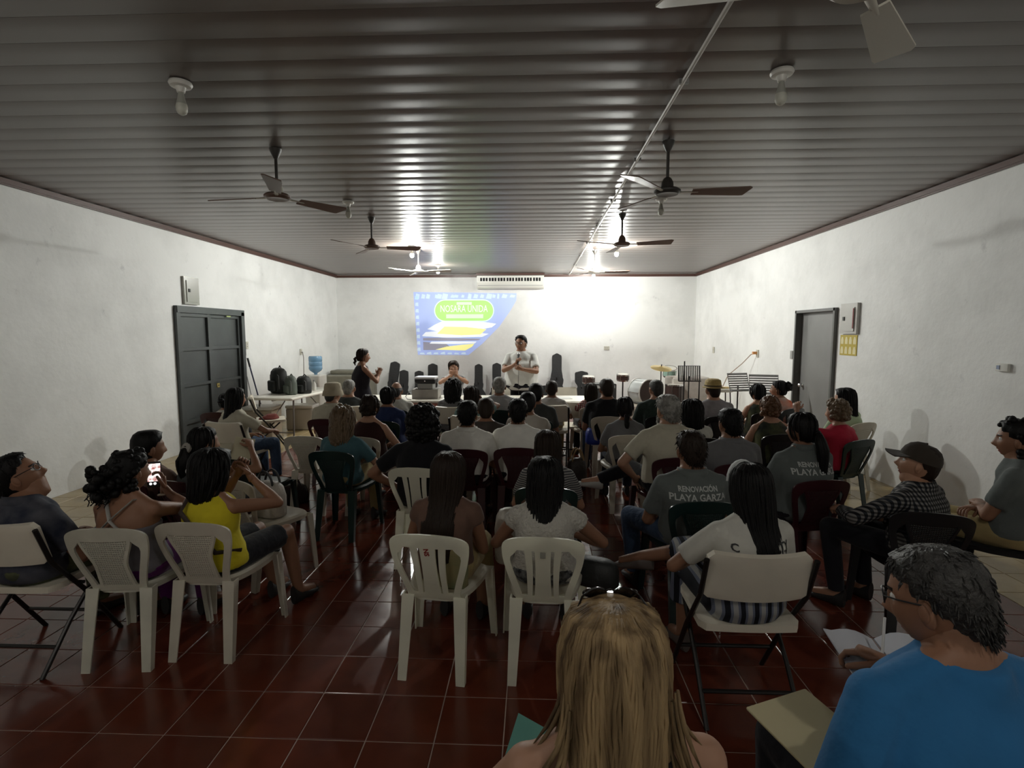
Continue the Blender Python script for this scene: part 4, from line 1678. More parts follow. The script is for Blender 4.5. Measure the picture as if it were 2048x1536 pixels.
    info = dict(T=T, T2=T2, hc=hc, nb=nb, SH=SH, ARM=ARM, LEG=LEG, spine=spine, hs=hs, s=s, root=t_)
    if hatfn:
        hatfn(info)
    return info


def to_world(info, p):
    r = info['root']
    a = r.rotation_euler[2]
    q = rotz(a) @ Vector(p)
    return Vector((q.x + r.location.x, q.y + r.location.y, q.z))


def shirt_print(info, lines, material, name='lettering'):
    """Lettering laid on the back of the shirt (lines: text, height above seat, size, squash)."""
    root = info['root']
    shirt = [c for c in root.children if c.name.startswith('shirt')][0]
    me = shirt.data
    bvh = BVHTree.FromPolygons([v.co.copy() for v in me.vertices], [tuple(p.vertices) for p in me.polygons])
    mb = MB()
    for txt, z, size, sq, x0 in lines:
        tm = text_mesh(txt, size, offset=0.0012)
        n = len(mb.v)
        bm = bmesh.new()
        bm.from_mesh(tm)
        bmesh.ops.subdivide_edges(bm, edges=[e for e in bm.edges if e.calc_length() > 0.02], cuts=1)
        for v in bm.verts:
            px = v.co.x * sq + x0
            hit = bvh.ray_cast(Vector((px, -0.6, z + v.co.y)), Vector((0, 1, 0)))
            yy = hit[0].y if hit[0] is not None else -0.14
            mb.v.append((px, yy - 0.004, z + v.co.y))
        bm.verts.index_update()
        for f in bm.faces:
            mb.f.append(tuple(v.index + n for v in f.verts))
            mb.mi.append(0)
        bm.free()
        bpy.data.meshes.remove(tm)
    return mb.build(name, material, root, smooth=False)


def add_glasses(info, m=None, z=0.012, up=0.0, fwd=0.0, tilt=0.0, name='glasses'):
    T = info['T']
    mb = MB()
    Rt = Matrix.Rotation(tilt, 3, 'X')

    def Q(p):
        return T(Rt @ Vector(p) + Vector((0, fwd, z + up)))
    for sd in (-1, 1):
        pts = [Q((sd * 0.034 + 0.026 * math.cos(a), 0.098 - 0.012 * abs(math.cos(a)) * (math.cos(a) * sd > 0), 0.019 * math.sin(a))) for a in [2 * PI * k / 14 for k in range(15)]]
        mb.tube(pts, 0.0022, 5)
        mb.tube([Q((sd * 0.060, 0.086, 0.006)), Q((sd * 0.077, 0.05, 0.006)), Q((sd * 0.083, 0.0, 0.004)), Q((sd * 0.081, -0.025, -0.012))], 0.0022, 5)
    mb.tube([Q((-0.009, 0.099, 0.004)), Q((0, 0.102, 0.007)), Q((0.009, 0.099, 0.004))], 0.0022, 5)
    return mb.build(name, m or M_BLACK, info['root'])
# ------------------------------------------------------------------ the audience and the front
c_black = cloth('black', (0.010, 0.010, 0.012))
c_navy = cloth('navy', (0.020, 0.032, 0.095))
c_white = cloth('white', (0.52, 0.51, 0.46))
c_cream = cloth('cream', (0.50, 0.47, 0.37))
c_grey = cloth('grey', (0.16, 0.16, 0.165))
c_dgrey = cloth('dark_grey', (0.055, 0.060, 0.058))
c_garza = cloth('garza_grey', (0.115, 0.130, 0.125))
c_denim = cloth('denim', (0.045, 0.075, 0.135), bscale=30)
c_ddenim = cloth('dark_denim', (0.018, 0.024, 0.042), bscale=30)
c_teal = cloth('teal', (0.055, 0.125, 0.145))
c_pteal = cloth('pale_teal', (0.17, 0.27, 0.26))
c_khaki = cloth('khaki', (0.36, 0.28, 0.13))
c_yellow = cloth('yellow', (0.62, 0.52, 0.025))
c_maroon = cloth('maroon_top', (0.045, 0.018, 0.016))
c_blue = cloth('blue', (0.028, 0.15, 0.34))
c_red = cloth('red', (0.42, 0.020, 0.045))
c_purple = cloth('purple', (0.10, 0.012, 0.11))
c_mauve = cloth('mauve_grey', (0.26, 0.245, 0.255))
c_green = cloth('pale_green', (0.38, 0.46, 0.30))
c_dgreen = cloth('dark_green', (0.030, 0.045, 0.038))
c_brown = cloth('brown', (0.13, 0.075, 0.055))
c_trou = cloth('dark_trousers', (0.012, 0.012, 0.016))
c_lace = cloth('lace', (0.50, 0.48, 0.43), bscale=60, bump=0.9)
c_silver = cloth('silver_top', (0.16, 0.15, 0.165))
c_floral = mat('cloth_floral', (0.012, 0.017, 0.036), 0.85, col2=(0.075, 0.075, 0.09), vscale=9, bump=0.3, bscale=9)
c_florald = mat('cloth_floral_dark', (0.012, 0.018, 0.012), 0.85, col2=(0.12, 0.13, 0.055), vscale=7)
c_pattern = mat('cloth_pattern_skirt', (0.014, 0.016, 0.02), 0.85, col2=(0.20, 0.20, 0.20), vscale=34)
c_zebra = stripes_mat('cloth_wavy_stripes', [(0.015, 0.016, 0.022), (0.15, 0.17, 0.23), (0.15, 0.17, 0.23), (0.36, 0.36, 0.35)], 5.2, 'X', distort=2.2)
c_stripe = stripes_mat('cloth_fine_stripes', [(0.05, 0.05, 0.055), (0.30, 0.29, 0.27)], 20, 'Z', distort=0.6)
c_palestripe = stripes_mat('cloth_pale_stripes', [(0.42, 0.38, 0.33), (0.50, 0.47, 0.42)], 24, 'Z')
c_plaid = stripes_mat('cloth_plaid', [(0.025, 0.028, 0.035), (0.22, 0.21, 0.20)], 16, 'X', second=('Z', 14))
c_redplaid = stripes_mat('cloth_red_plaid', [(0.30, 0.05, 0.05), (0.42, 0.33, 0.30)], 14, 'X', second=('Z', 12))
M_PRINT = mat('white_print', (0.50, 0.52, 0.50), 0.7)


def sit(chair_kind, chair_label, label, x, y, ztop, heading=0, ch=None, off=0.06, **k):
    """A seated person with the chair under them."""
    info = person(label, x, y, ztop, heading, **k)
    chd = heading if ch is None else ch
    if chair_kind:
        a = math.radians(chd)
        chair(chair_kind, x - math.sin(a) * off, y + math.cos(a) * off, chd, chair_label)
    return info


# ---- nearest row
blond = sit('slat_black', 'black plastic chair under the streaked-blond woman at the bottom edge',
            'woman with long streaked blond hair and sunglasses on her head, seated nearest the camera', 0.165, 0.97, 1.250, 6, s=1.0, sex='f', skin='c', det=1.0,
            hair=('long', 'blond', dict(L=0.40, w=0.128, n=380, r=0.0052, tip=0.95, back=-0.150, puff=0.008, tipj=0.10, azr=(58, 302), wave=0.009)), top=c_black, sleeve='straps', bottom=c_trou, narrow=1.15, bulk=1.02, neck=0.10,
            aL=((-0.19, 0.26, 0.60), (-1, -0.3, -0.3)), aR='thigh', hy=-4, lean=0.03)
# loose locks that flick out over her shoulders
flocks = {-1: MB(), 1: MB()}
rg = random.Random(21)
for k in range(90):
    sd = -1 if rg.random() < 0.62 else 1
    z0 = rg.uniform(-0.16, 0.02)
    p = V(sd * rg.uniform(0.085, 0.105), rg.uniform(-0.10, -0.02), z0)
    out = rg.uniform(0.02, 0.085)
    dn = rg.uniform(0.10, 0.22)
    pts = [blond['T2'](p + V(sd * out * t ** 1.8, -0.03 * t, -dn * t)) for t in (0, 0.25, 0.5, 0.75, 1.0)]
    flocks[sd].tube(pts, [0.003, 0.005, 0.005, 0.004, 0.001], 5)
for sd in (-1, 1):
    flocks[sd].build('loose_locks', HAIR['blond'], blond['root'], angle=180)
# straps over her shoulders
for sd in (-1, 1):
    sp = blond['spine'](0.55)
    MB().tube([sp + V(sd * 0.085, -0.128, 0), blond['spine'](0.78) + V(sd * 0.085, -0.112, 0), blond['nb'] + V(sd * 0.080, -0.055, -0.012), blond['nb'] + V(sd * 0.085, 0.02, -0.02), blond['spine'](0.6) + V(sd * 0.08, 0.12, 0)],
              0.006, 6).build('strap', c_black, blond['root'])
add_glasses(blond, mat('sunglasses', (0.012, 0.010, 0.010), 0.15), z=0.078, up=0.0, fwd=-0.040, tilt=0.62, name='sunglasses')
sgm = mat('sunglass_lens', (0.02, 0.015, 0.012), 0.08)
Tb = blond['T']
for sd in (-1, 1):
    Rt = Matrix.Rotation(0.62, 3, 'X')
    q = MB()
    pts = [tuple(Tb(Rt @ V(sd * 0.034 + 0.025 * math.cos(a), 0.098, 0.018 * math.sin(a)) + V(0, -0.040, 0.078))) for a in [2 * PI * k / 14 for k in range(14)]]
    pts2 = [tuple(Tb(Rt @ V(sd * 0.034 + 0.025 * math.cos(a), 0.095, 0.018 * math.sin(a)) + V(0, -0.040, 0.078))) for a in [2 * PI * k / 14 for k in range(14)]]
    q.loft([pts2, pts])
    q.build('lens', sgm, blond['root'])

blue = sit('slat_black', 'black plastic chair under the man in the bright blue shirt',
           'man in a bright blue t-shirt and glasses writing, seated at the bottom right corner', 1.0, 1.22, 1.262, 8, s=1.07, sex='m', bulk=1.24, narrow=1.05, side=0.03, neck=0.115, head_s=1.02, skin='b', det=0.9, hi=True,
           hair=('short', 'dkgrey', dict(th=0.004)), top=c_blue, sleeve='short', bottom=c_trou, hy=32, hp=-12, lean=0.06, legs={-1: ((-0.17, 0.41, 0.53), (-0.15, 0.42, 0.085)), 1: ((0.12, 0.44, 0.51), (0.12, 0.44, 0.085))},
           aL=((-0.17, 0.13, 0.60), (-0.7, -0.6, -0.2), (0.3, 0.9, -0.1), (0.3, 0, -1)), aR=((0.09, 0.29, 0.82), (1, -0.2, -0.6), (-0.55, 0.7, 0.1), (-0.4, 0, -1)), handc=0.62)
add_glasses(blue)

# ---- second row from the camera, left to right
gm = sit('fold', 'white folding chair with a black frame at the left edge', 'man with glasses looking up, in a dark floral shirt, at the left edge', -2.74, 2.72, 1.150, -14, ch=0, s=1.0, bulk=1.05, skin='b', hi=True, det=0.6,
         hair=('short', 'black', dict(th=0.004)), top=c_floral, bottom=c_florald, hp=26, hy=-42, lean=-0.03, side=0.02, collar=True, legs={1: ((0.13, 0.42, 0.51), (0.14, 0.52, 0.085))})
add_glasses(gm)
pw_ = sit('weave_white', 'white woven-back plastic chair under the woman filming with a phone', 'woman in a silver crossed-strap top holding up a lit phone', -2.21, 2.80, 1.135, 0, ch=5, s=0.95, sex='f', bulk=1.08, skin='b', hi=True, det=0.8,
          hair=('curly', 'black', dict(puff=0.006, blobs=70, bs=0.8)), top=c_silver, sleeve='straps', bottom=c_purple, hy=-22, side=-0.06,
          aR=((-0.045, 0.315, 0.83), (0.9, -0.1, -0.45), (-0.1, 0.15, 0.95), (-0.6, -0.7, 0.0)), aL='lap', handc=0.55)
# puffy curls tied at the back of her head
cb_ = MB()
rg = random.Random(5)
for _ in range(46):
    p = V(rg.uniform(-0.09, 0.05), rg.uniform(-0.20, -0.09), rg.uniform(-0.10, 0.05))
    cb_.ball(pw_['T'](p), rg.uniform(0.016, 0.028), 7, 5)
for _ in range(40):
    p = V(rg.uniform(-0.12, 0.02), rg.uniform(-0.19, -0.10), rg.uniform(-0.10, -0.02))
    pts = [pw_['T'](p + V(0.012 * math.sin(k * 1.7 + p.x * 90), 0.012 * math.cos(k * 1.7 + p.z * 70), -0.014 * k)) for k in range(6)]
    cb_.tube(pts, 0.003, 4)
cb_.build('curls', HAIR['black'], pw_['root'], angle=180)
for sd in (-1, 1):
    a_, b_, c_ = pw_['spine'](0.56) + V(sd * 0.075, -0.125, 0), pw_['spine'](0.74) + V(0, -0.123, 0), pw_['nb'] + V(-sd * 0.075, -0.062, -0.012)
    MB().tube([a_, b_ + V(sd * 0.004, -0.004, 0), c_, pw_['nb'] + V(-sd * 0.085, 0.03, -0.03)], 0.011, 6, flat=0.4).build('strap', mat('silver_strap', (0.42, 0.41, 0.38), 0.6), pw_['root'])
# phone in her hand
e_, w_, hd_, nr_ = pw_['ARM'][1]
pc = to_world(pw_, w_ + hd_ * 0.095 + V(-0.040, -0.02, 0.005))
ph = thing('phone', 'black smartphone with a bright screen held up by the woman on the left', 'phone', tuple(pc), math.radians(24))
Rp_ = Matrix.Rotation(math.radians(-8), 3, 'X')
pb = MB().rbox((0, 0, 0), (0.076, 0.155, 0.009), 0.011)
Rq = Rp_ @ Matrix.Rotation(PI / 2, 3, 'X')
pb.xform(lambda p: tuple(Rq @ Vector(p)))
pbo = pb.build('case', M_BLACK, ph)


def screen_mat():
    m = bpy.data.materials.new('phone_screen')
    m.use_nodes = True
    nt = m.node_tree
    b = nt.nodes['Principled BSDF']
    tc = nt.nodes.new('ShaderNodeTexCoord')
    n = nt.nodes.new('ShaderNodeTexNoise')
    n.inputs['Scale'].default_value = 38
    nt.links.new(tc.outputs['Object'], n.inputs['Vector'])
    r = nt.nodes.new('ShaderNodeValToRGB')
    r.color_ramp.elements[0].position = 0.36
    r.color_ramp.elements[0].color = (0.45, 0.12, 0.10, 1)
    r.color_ramp.elements[1].position = 0.52
    r.color_ramp.elements[1].color = (1, 0.93, 0.9, 1)
    nt.links.new(n.outputs['Fac'], r.inputs[0])
    nt.links.new(r.outputs[0], b.inputs['Emission Color'])
    b.inputs['Base Color'].default_value = (0.02, 0.02, 0.02, 1)
    b.inputs['Emission Strength'].default_value = 1.1
    return m


sc_ = MB().box((0, 0.012, 0.0052), (0.068, 0.108, 0.0012))
sc_.xform(lambda p: tuple(Rq @ Vector(p)))
sc_.build('screen', screen_mat(), ph, smooth=False)
sc_ = MB()
for dx in (-0.018, 0.004):
    sc_.lathe([(0.008, 0.0048), (0.008, 0.006)], c=(dx, -0.055, 0), n=12)
sc_.xform(lambda p: tuple(Rq @ Vector(p)))
sc_.build('screen_buttons', mat('screen_white', (0, 0, 0), 0.5, emit=(1, 1, 1), estr=1.2), ph, smooth=False)
wr = MB().lathe([(0.029, -0.006), (0.034, -0.004), (0.034, 0.004), (0.029, 0.006)], c=tuple(w_ - hd_ * 0.03), n=16, rot=hd_.to_track_quat('Z', 'Y').to_matrix())
wr.build('bracelet', mat('pale_bracelet', (0.5, 0.45, 0.36), 0.4), pw_['root'])

yw_ = sit('weave_tan', 'white woven-back chair under the woman in the yellow top', 'woman in a sleeveless yellow top with a dark crossbody strap, hand at her mouth', -1.80, 2.90, 1.115, -10, ch=0, s=0.93, sex='f', bulk=1.02, skin='b', hi=True, det=0.8,
          hair=('bob', 'black', dict(L=0.20, w=0.11, puff=0.016, n=120, wave=0.012, r=0.008)), top=c_yellow, sleeve='tank', bottom=c_trou, legs_len='short', hy=-22, side=-0.12, lean=0.05,
          aR=((0.07, 0.20, 0.925), (1.0, 0.15, -1.1), (-0.5, 0.1, 0.75), (-0.6, -0.6, 0)), aL=((-0.02, 0.22, 0.945), (-0.8, 0.2, -0.8), (0.4, 0.0, 0.8), (0.5, -0.6, 0)), handc=0.5,
          legs={1: ((0.13, 0.44, 0.50), (0.16, 0.50, 0.085)), -1: ((-0.08, 0.44, 0.50), (-0.05, 0.54, 0.085))})
r_ = yw_['root']
yh = yw_['T']
MB().ball(yh(V(-0.055, -0.125, 0.012)), (0.022, 0.010, 0.020), 10, 7).build('hair_clip', mat('silver_clip', (0.55, 0.55, 0.52), 0.3), r_)
for nm, q in (('strap', 0),):
    MB().tube([yw_['nb'] + V(-0.10, 0.03, -0.03), yw_['nb'] + V(-0.085, -0.075, -0.02), yw_['spine'](0.80) + V(-0.075, -0.132, 0), yw_['spine'](0.5) + V(0.02, -0.128, 0), yw_['spine'](0.22) + V(0.11, -0.118, 0),
               yw_['spine'](0.15) + V(0.17, 0.0, 0)], 0.013, 6, flat=0.35).build(nm, mat('brown_strap', (0.035, 0.02, 0.014), 0.6), r_)

lh = sit('slat_bright', 'white slatted plastic chair with red letters under the long-haired woman left of centre', 'woman with very long straight dark hair in a brown top, left of centre', -0.485, 2.84, 1.135, -7, off=0.0, s=0.94, sex='f', skin='b', det=1.0,
         hair=('long', 'brown', dict(L=0.46, w=0.100, n=190, r=0.0065, tip=0.85, back=-0.188)), top=c_brown, sleeve='cap', bottom=c_khaki, legs_len='skirt', hy=-12, aR=((0.07, 0.27, 0.64), (0.6, -0.7, -0.5)), side=0.05)
CH_LH = [o for o in C.objects if o.get('label', '').startswith('white slatted plastic chair with red letters')][0]
lc = sit('slat_bright', 'white slatted plastic chair under the woman in the white lace top', 'woman with long black hair in a sleeveless white lace top and patterned skirt, centre', 0.065, 2.83, 1.115, -3, off=0.0, s=0.95, sex='f', bulk=1.06, skin='b', det=1.0,
         hair=('long', 'black', dict(L=0.47, w=0.090, n=160, r=0.0065, tip=0.75, back=-0.162, wave=0.010)), top=c_lace, sleeve='cap', bottom=c_pattern, legs_len='skirt', hy=-6,
         aL=((-0.12, 0.27, 0.62), (-0.9, -0.7, -0.3)), aR=((0.15, 0.25, 0.61), (1.1, -0.5, -0.3)))
CH_LC = [o for o in C.objects if o.get('label', '') == 'white slatted plastic chair under the woman in the white lace top'][0]
te = sit('fold', 'white folding chair under the woman in the white t-shirt and striped skirt', 'woman with waist-long black hair in a white t-shirt and wavy-striped skirt, legs crossed', 1.00, 2.50, 1.168, 4, ch=0, s=0.98, sex='f', bulk=1.10, skin='b', det=1.0,
         hair=('long', 'black', dict(L=0.38, w=0.090, n=180, r=0.007, tip=0.9, back=-0.182, puff=0.0)), top=c_white, sleeve='short', bottom=c_zebra, legs_len='skirt', hem=0.16, hy=14, hp=-4, side=0.07,
         aL=((-0.14, 0.24, 0.62), (-1, -0.3, -0.4)), aR='lap', legs={1: ((0.02, 0.42, 0.60), (-0.29, 0.66, 0.45), (-0.75, 0.45, -0.1)), -1: ((-0.12, 0.42, 0.51), (-0.12, 0.44, 0.085))}, shoes=(0.12, 0.10, 0.09))
hb = [V(0.087 * math.cos(math.radians(a)), 0.035 + 0.01 * math.sin(math.radians(a)), 0.03 + 0.106 * math.sin(math.radians(a))) for a in range(5, 176, 17)]
MB().tube([te['T'](p) for p in hb], 0.016, 6, flat=0.35).build('headband', mat('white_headband', (0.55, 0.58, 0.58), 0.6), te['root'])
cp = sit('weave_black', 'black plastic chair under the boy in the cap', 'boy in a dark cap and grey plaid shirt looking to the left by the wall', 2.27, 3.20, 1.135, 28, ch=-14, s=0.92, skin='a', hi=True, det=0.3,
         hair=('short', 'brown', dict(th=0.0)), top=c_plaid, bottom=c_trou, hy=30, hp=14, collar=True, sleeve='long', lean=-0.02, aL=((-0.17, 0.34, 0.66), (-1, -0.3, -0.3)),
         legs={-1: ((-0.14, 0.42, 0.52), (-0.12, 0.36, 0.085)), 1: ((0.14, 0.40, 0.50), (0.14, 0.34, 0.085))})
rm = sit('weave_black', 'black plastic chair at the right edge under the man with folded arms', 'man in a grey t-shirt and khaki trousers with folded arms at the right edge', 3.08, 3.45, 1.235, 40, s=1.02, bulk=1.08, skin='b', hi=True, det=0.5,
         hair=('curly', 'black', dict(puff=0.010, blobs=70)), top=c_garza, bottom=c_khaki, hy=14, aL='cross', aR='cross', ch=40)


def cap_hat(info, m, mb_brim=True):
    T = info['T']
    h = MB()
    rings = []
    for z, w, d in ((0.030, 0.091, 0.112), (0.055, 0.090, 0.111), (0.085, 0.082, 0.101), (0.112, 0.064, 0.080), (0.130, 0.036, 0.046), (0.136, 0.004, 0.006)):
        rings.append([tuple(T(V(w * math.sin(2 * PI * k / 24), -0.006 + d * math.cos(2 * PI * k / 24), z + 0.006 * math.cos(2 * PI * k / 24)))) for k in range(24)])
    h.loft(rings)
    ho = h.build('cap', m, info['root'])
    br = MB()
    top, bot = [], []
    for k in range(13):
        a = math.radians(-62 + 124 * k / 12)
        top.append(V(0.088 * math.sin(a), 0.108 * math.cos(a), 0.044))
    for k in range(13):
        a = math.radians(62 - 124 * k / 12)
        top.append(V(0.086 * math.sin(a), 0.075 + 0.108 * math.cos(a), 0.038 - 0.02 * abs(math.sin(a))))
    br.loft([[tuple(T(p - V(0, 0, 0.003))) for p in top], [tuple(T(p + V(0, 0, 0.003))) for p in top]])
    br.build('brim', m, ho)
    MB().ball(T(V(0, -0.006, 0.137)), 0.007, 8, 6).build('button', m, ho)


cap_hat(cp, cloth('cap_brown', (0.045, 0.036, 0.028)))

# ---- third row
ds = sit('weave_maroon', 'maroon chair under the short dark-haired person beyond the raised phone', 'person with short black hair and dark clothes, just beyond the raised phone', -2.78, 3.68, 1.075, -8, s=0.92, bulk=1.1, skin='b', det=0.4, hair=('short', 'black', dict(th=0.012)), top=c_brown, bottom=c_trou, hy=-30)
sq = sit('weave_maroon', 'maroon chair under the woman with the pale hair tie', 'woman with black hair held by a pale hair tie, holding papers, on the left', -2.36, 3.66, 1.115, -14, s=0.92, sex='f', skin='b', det=0.6,
         hair=('pony', 'black', dict(L=0.26, z0=-0.01, back=-0.15, fat=1.3)), top=c_dgrey, sleeve='cap', bottom=c_trou, hy=-20, aR=((0.16, 0.30, 0.92), (1, -0.1, -0.6)))
MB().lathe([(0.022, -0.014), (0.038, -0.008), (0.038, 0.008), (0.022, 0.014)], c=tuple(sq['T'](V(0, -0.132, -0.012))), n=14, rot=Matrix.Rotation(1.2, 3, 'X')).build('hair_tie', mat('pale_scrunchie', (0.33, 0.31, 0.28), 0.8), sq['root'])
st_ = sit('weave_green', 'dark green chair under the woman in the striped shirt', 'woman with long dark hair in a grey striped shirt, just beyond the lace top', 0.10, 3.62, 1.118, -4, s=0.93, sex='f', skin='a', det=0.7,
          hair=('long', 'brown', dict(L=0.32, w=0.09, n=110)), top=c_stripe, bottom=c_trou, hy=4)
g38 = sit('weave_green', 'dark green plastic chair under the man with the printed grey shirt', 'man in a grey shirt printed RENOVACIÓN PLAYA GARZA on the back', 1.00, 3.36, 1.165, 3, s=1.0, bulk=1.12, skin='b', det=0.7, hair=('short', 'brown', dict(th=0.006)), top=c_garza, bottom=c_denim, collar=True, hy=4,
          legs={-1: ((-0.30, 0.36, 0.51), (-0.26, 0.36, 0.085)), 1: ((0.2, 0.40, 0.51), (0.2, 0.4, 0.085))})
g39 = sit('weave_maroon', 'maroon plastic chair under the ponytailed woman with the printed grey shirt', 'woman with a long black ponytail in a grey shirt printed RENOVACIÓN PLAYA GARZA', 1.93, 3.86, 1.215, 8, s=1.02, sex='f', bulk=1.24, skin='b', det=0.8, hi=True,
          hair=('pony', 'black', dict(L=0.40, z0=0.0, back=-0.175, fat=1.15)), top=c_garza, bottom=c_trou, collar=True, hy=22)
shirt_print(g38, [('RENOVACIÓN', 0.835, 0.040, 0.92, 0.0), ('PLAYA GARZA', 0.788, 0.053, 1.0, 0.0)], M_PRINT)
shirt_print(g39, [('RENOVACIÓN', 0.872, 0.042, 0.92, 0.02), ('PLAYA GARZA', 0.825, 0.055, 0.98, 0.02)], M_PRINT)
shirt_print(te, [('C', 0.815, 0.045, 1.0, -0.095)], mat('dark_print', (0.03, 0.03, 0.03), 0.7))
shirt_print(te, [('TY', 0.822, 0.045, 1.0, 0.130)], mat('dark_print', (0.03, 0.03, 0.03), 0.7))

# ---- fourth row
bc = sit('slat_bright', 'white plastic chair under the man with big curly hair', 'man with big curly black hair in a black t-shirt', -0.86, 4.08, 1.195, -4, s=1.0, bulk=1.12, skin='b', det=0.4, hair=('curly', 'black', dict(puff=0.038, blobs=260, low=-0.11)), top=c_black, bottom=c_trou, aL='side')
tc_ = sit('weave_green', 'dark green plastic chair under the curly-haired woman in teal', 'woman with shoulder-length wavy dark-blond hair in a teal t-shirt', -1.68, 4.60, 1.130, -6, s=0.95, sex='f', bulk=1.05, skin='c', det=0.7,
          hair=('curly', 'dkblond', dict(puff=0.014, blobs=130, L=0.23, w=0.10)), top=c_teal, bottom=c_khaki, aR='thigh')
w17 = sit('weave_maroon', 'maroon chair under the left of the two white-shirted men in the centre', 'short-haired man in a white shirt, left of two white shirts in the centre', -0.59, 4.72, 1.175, 0, s=1.0, bulk=1.12, skin='b', det=0.5, hair=('short', 'black', dict(th=0.008)), top=cloth('bright_white', (0.85, 0.84, 0.78)), bottom=c_trou, collar=True)
w19 = sit('weave_maroon', 'maroon chair under the right of the two white-shirted men in the centre', 'short-haired man in a white shirt, right of two white shirts in the centre', -0.14, 4.80, 1.188, 0, s=0.98, bulk=1.05, skin='b', det=0.5, hair=('short', 'black', dict(th=0.005)), top=cloth('bright_white', (0.85, 0.84, 0.78)), bottom=c_trou, collar=True)
gh = sit('weave_maroon', 'maroon plastic chair under the grey-haired man in the white shirt', 'grey-haired man with a white beard in an untucked white shirt', 1.13, 4.48, 1.262, 6, s=1.05, bulk=1.16, skin='c', hi=True, det=0.8, hair=('short', 'grey', dict(th=0.010)), top=c_cream, bottom=c_trou, collar=True, hy=16,
         legs={-1: ((-0.20, 0.40, 0.56), (-0.50, 0.42, 0.44), (-0.9, 0.35, 0.1)), 1: ((0.12, 0.41, 0.51), (0.12, 0.43, 0.085))}, aL='side', shoes=(0.4, 0.4, 0.38))
bd = MB()
rg = random.Random(3)
for _ in range(60):
    a = math.radians(rg.uniform(-75, 75))
    z = rg.uniform(-0.115, -0.045)
    bd.ball(gh['T'](V(0.060 * math.sin(a), 0.008 + 0.085 * math.cos(a), z)), rg.uniform(0.008, 0.014), 6, 5)
bd.build('beard', HAIR['grey'], gh['root'], angle=180)
g32 = sit('weave_maroon', 'maroon chair under the man in the grey shirt behind the hat wearer', 'man with neat black hair in a plain grey shirt, right of the grey-haired man', 1.58, 4.30, 1.178, 2, s=1.0, bulk=1.1, skin='b', det=0.5, hair=('short', 'black', dict(th=0.007)), top=c_grey, bottom=c_trou, collar=True, hy=12)

# ---- fifth row
mu = sit('weave_tan', 'tan plastic chair under the woman with pinned-up hair', 'woman with pinned-up hair in a sleeveless maroon top', -1.63, 5.22, 1.165, -8, s=0.98, sex='f', bulk=1.12, skin='c', det=0.5, hair=('updo', 'brown', dict(blobs=30)), top=c_maroon, sleeve='tank', bottom=c_trou, aR='thigh', hy=-8)
b18 = sit('weave_tan', 'tan plastic chair under the man in the brown-grey jacket', 'man in a brown-grey jacket partly hidden behind the white-shirted man', -0.49, 5.48, 1.110, 0, s=0.95, bulk=1.05, skin='b', det=0.3, hair=('short', 'brown', {}), top=cloth('brown_grey', (0.075, 0.062, 0.055)), bottom=c_trou)
p20 = sit('weave_tan', 'tan plastic chair under the person in pale stripes', 'person with short black hair in a pale striped shirt, mostly hidden in the centre', -0.06, 5.60, 1.160, -4, s=0.95, bulk=1.02, skin='b', det=0.3, hair=('short', 'black', {}), top=c_palestripe, bottom=c_trou, aR='chin')
p27 = sit('weave_tan', 'woven-back tan chair under the woman with the low ponytail', 'woman with a low black ponytail in a grey t-shirt', 0.93, 5.42, 1.135, 2, s=0.95, sex='f', bulk=1.12, skin='b', det=0.5, hair=('pony', 'black', dict(L=0.16, z0=-0.05, back=-0.13, fat=0.6)), top=c_grey, bottom=c_ddenim)
MB().lathe([(0.014, -0.012), (0.026, -0.006), (0.026, 0.006), (0.014, 0.012)], c=tuple(p27['T'](V(0, -0.118, -0.062))), n=12, rot=Matrix.Rotation(1.2, 3, 'X')).build('hair_tie', mat('pink_scrunchie', (0.38, 0.25, 0.27), 0.8), p27['root'])
b30 = sit('weave_black', 'black plastic chair under the woman with a dark bob', 'woman with a wavy dark bob in a white top, right of the grey-haired man', 1.57, 5.30, 1.128, 4, s=0.94, sex='f', skin='b', det=0.6, hair=('bob', 'black', dict(L=0.20, w=0.09, puff=0.012, wave=0.01, n=110)), top=c_white, sleeve='cap', bottom=c_trou)
r33 = sit('weave_black', 'black plastic chair under the auburn-haired woman in the dark dress', 'woman with pinned-up auburn hair in a dark sleeveless dress', 2.42, 5.52, 1.140, 6, s=1.0, sex='f', bulk=1.14, skin='c', det=0.5, hair=('updo', 'auburn', dict(blobs=60)), top=c_florald, sleeve='tank', bottom=c_florald, legs_len='skirt', hy=8)
r36 = sit('weave_green', 'dark grey-green chair under the blond person in red by the right wall', 'person with short wavy blond hair in a red t-shirt, arm stretched to the left', 2.96, 5.26, 1.130, 24, s=0.95, sex='f', bulk=1.08, skin='c', det=0.6, hair=('curly', 'dkblond', dict(puff=0.012, blobs=130, low=-0.05)), top=c_red, bottom=c_trou, hy=10, aL=((-0.26, 0.26, 1.02), (-1, 0.1, -0.5)), aR='lap')
lw = sit('fold', 'folding chair under the long-haired woman in white by the double door', 'woman with long black hair in a white top and jeans, near the double steel door', -3.33, 5.80, 1.175, -28, s=0.98, sex='f', bulk=1.12, skin='b', det=0.8, hair=('long', 'black', dict(L=0.40, w=0.075, n=120, tip=0.8)), top=c_cream, bottom=c_denim, aR=((0.20, 0.34, 0.66), (1, -0.3, -0.3)), ch=-10)
hk = sit('weave_maroon', 'maroon chair beyond the long-haired woman in white', 'child with tied-back dark hair half hidden beyond the long-haired woman in white', -3.98, 6.72, 1.005, 4, s=0.82, sex='f', skin='b', det=0.4, hair=('bun', 'black', dict(r=0.04, z0=0.0)), top=c_white, bottom=c_trou)

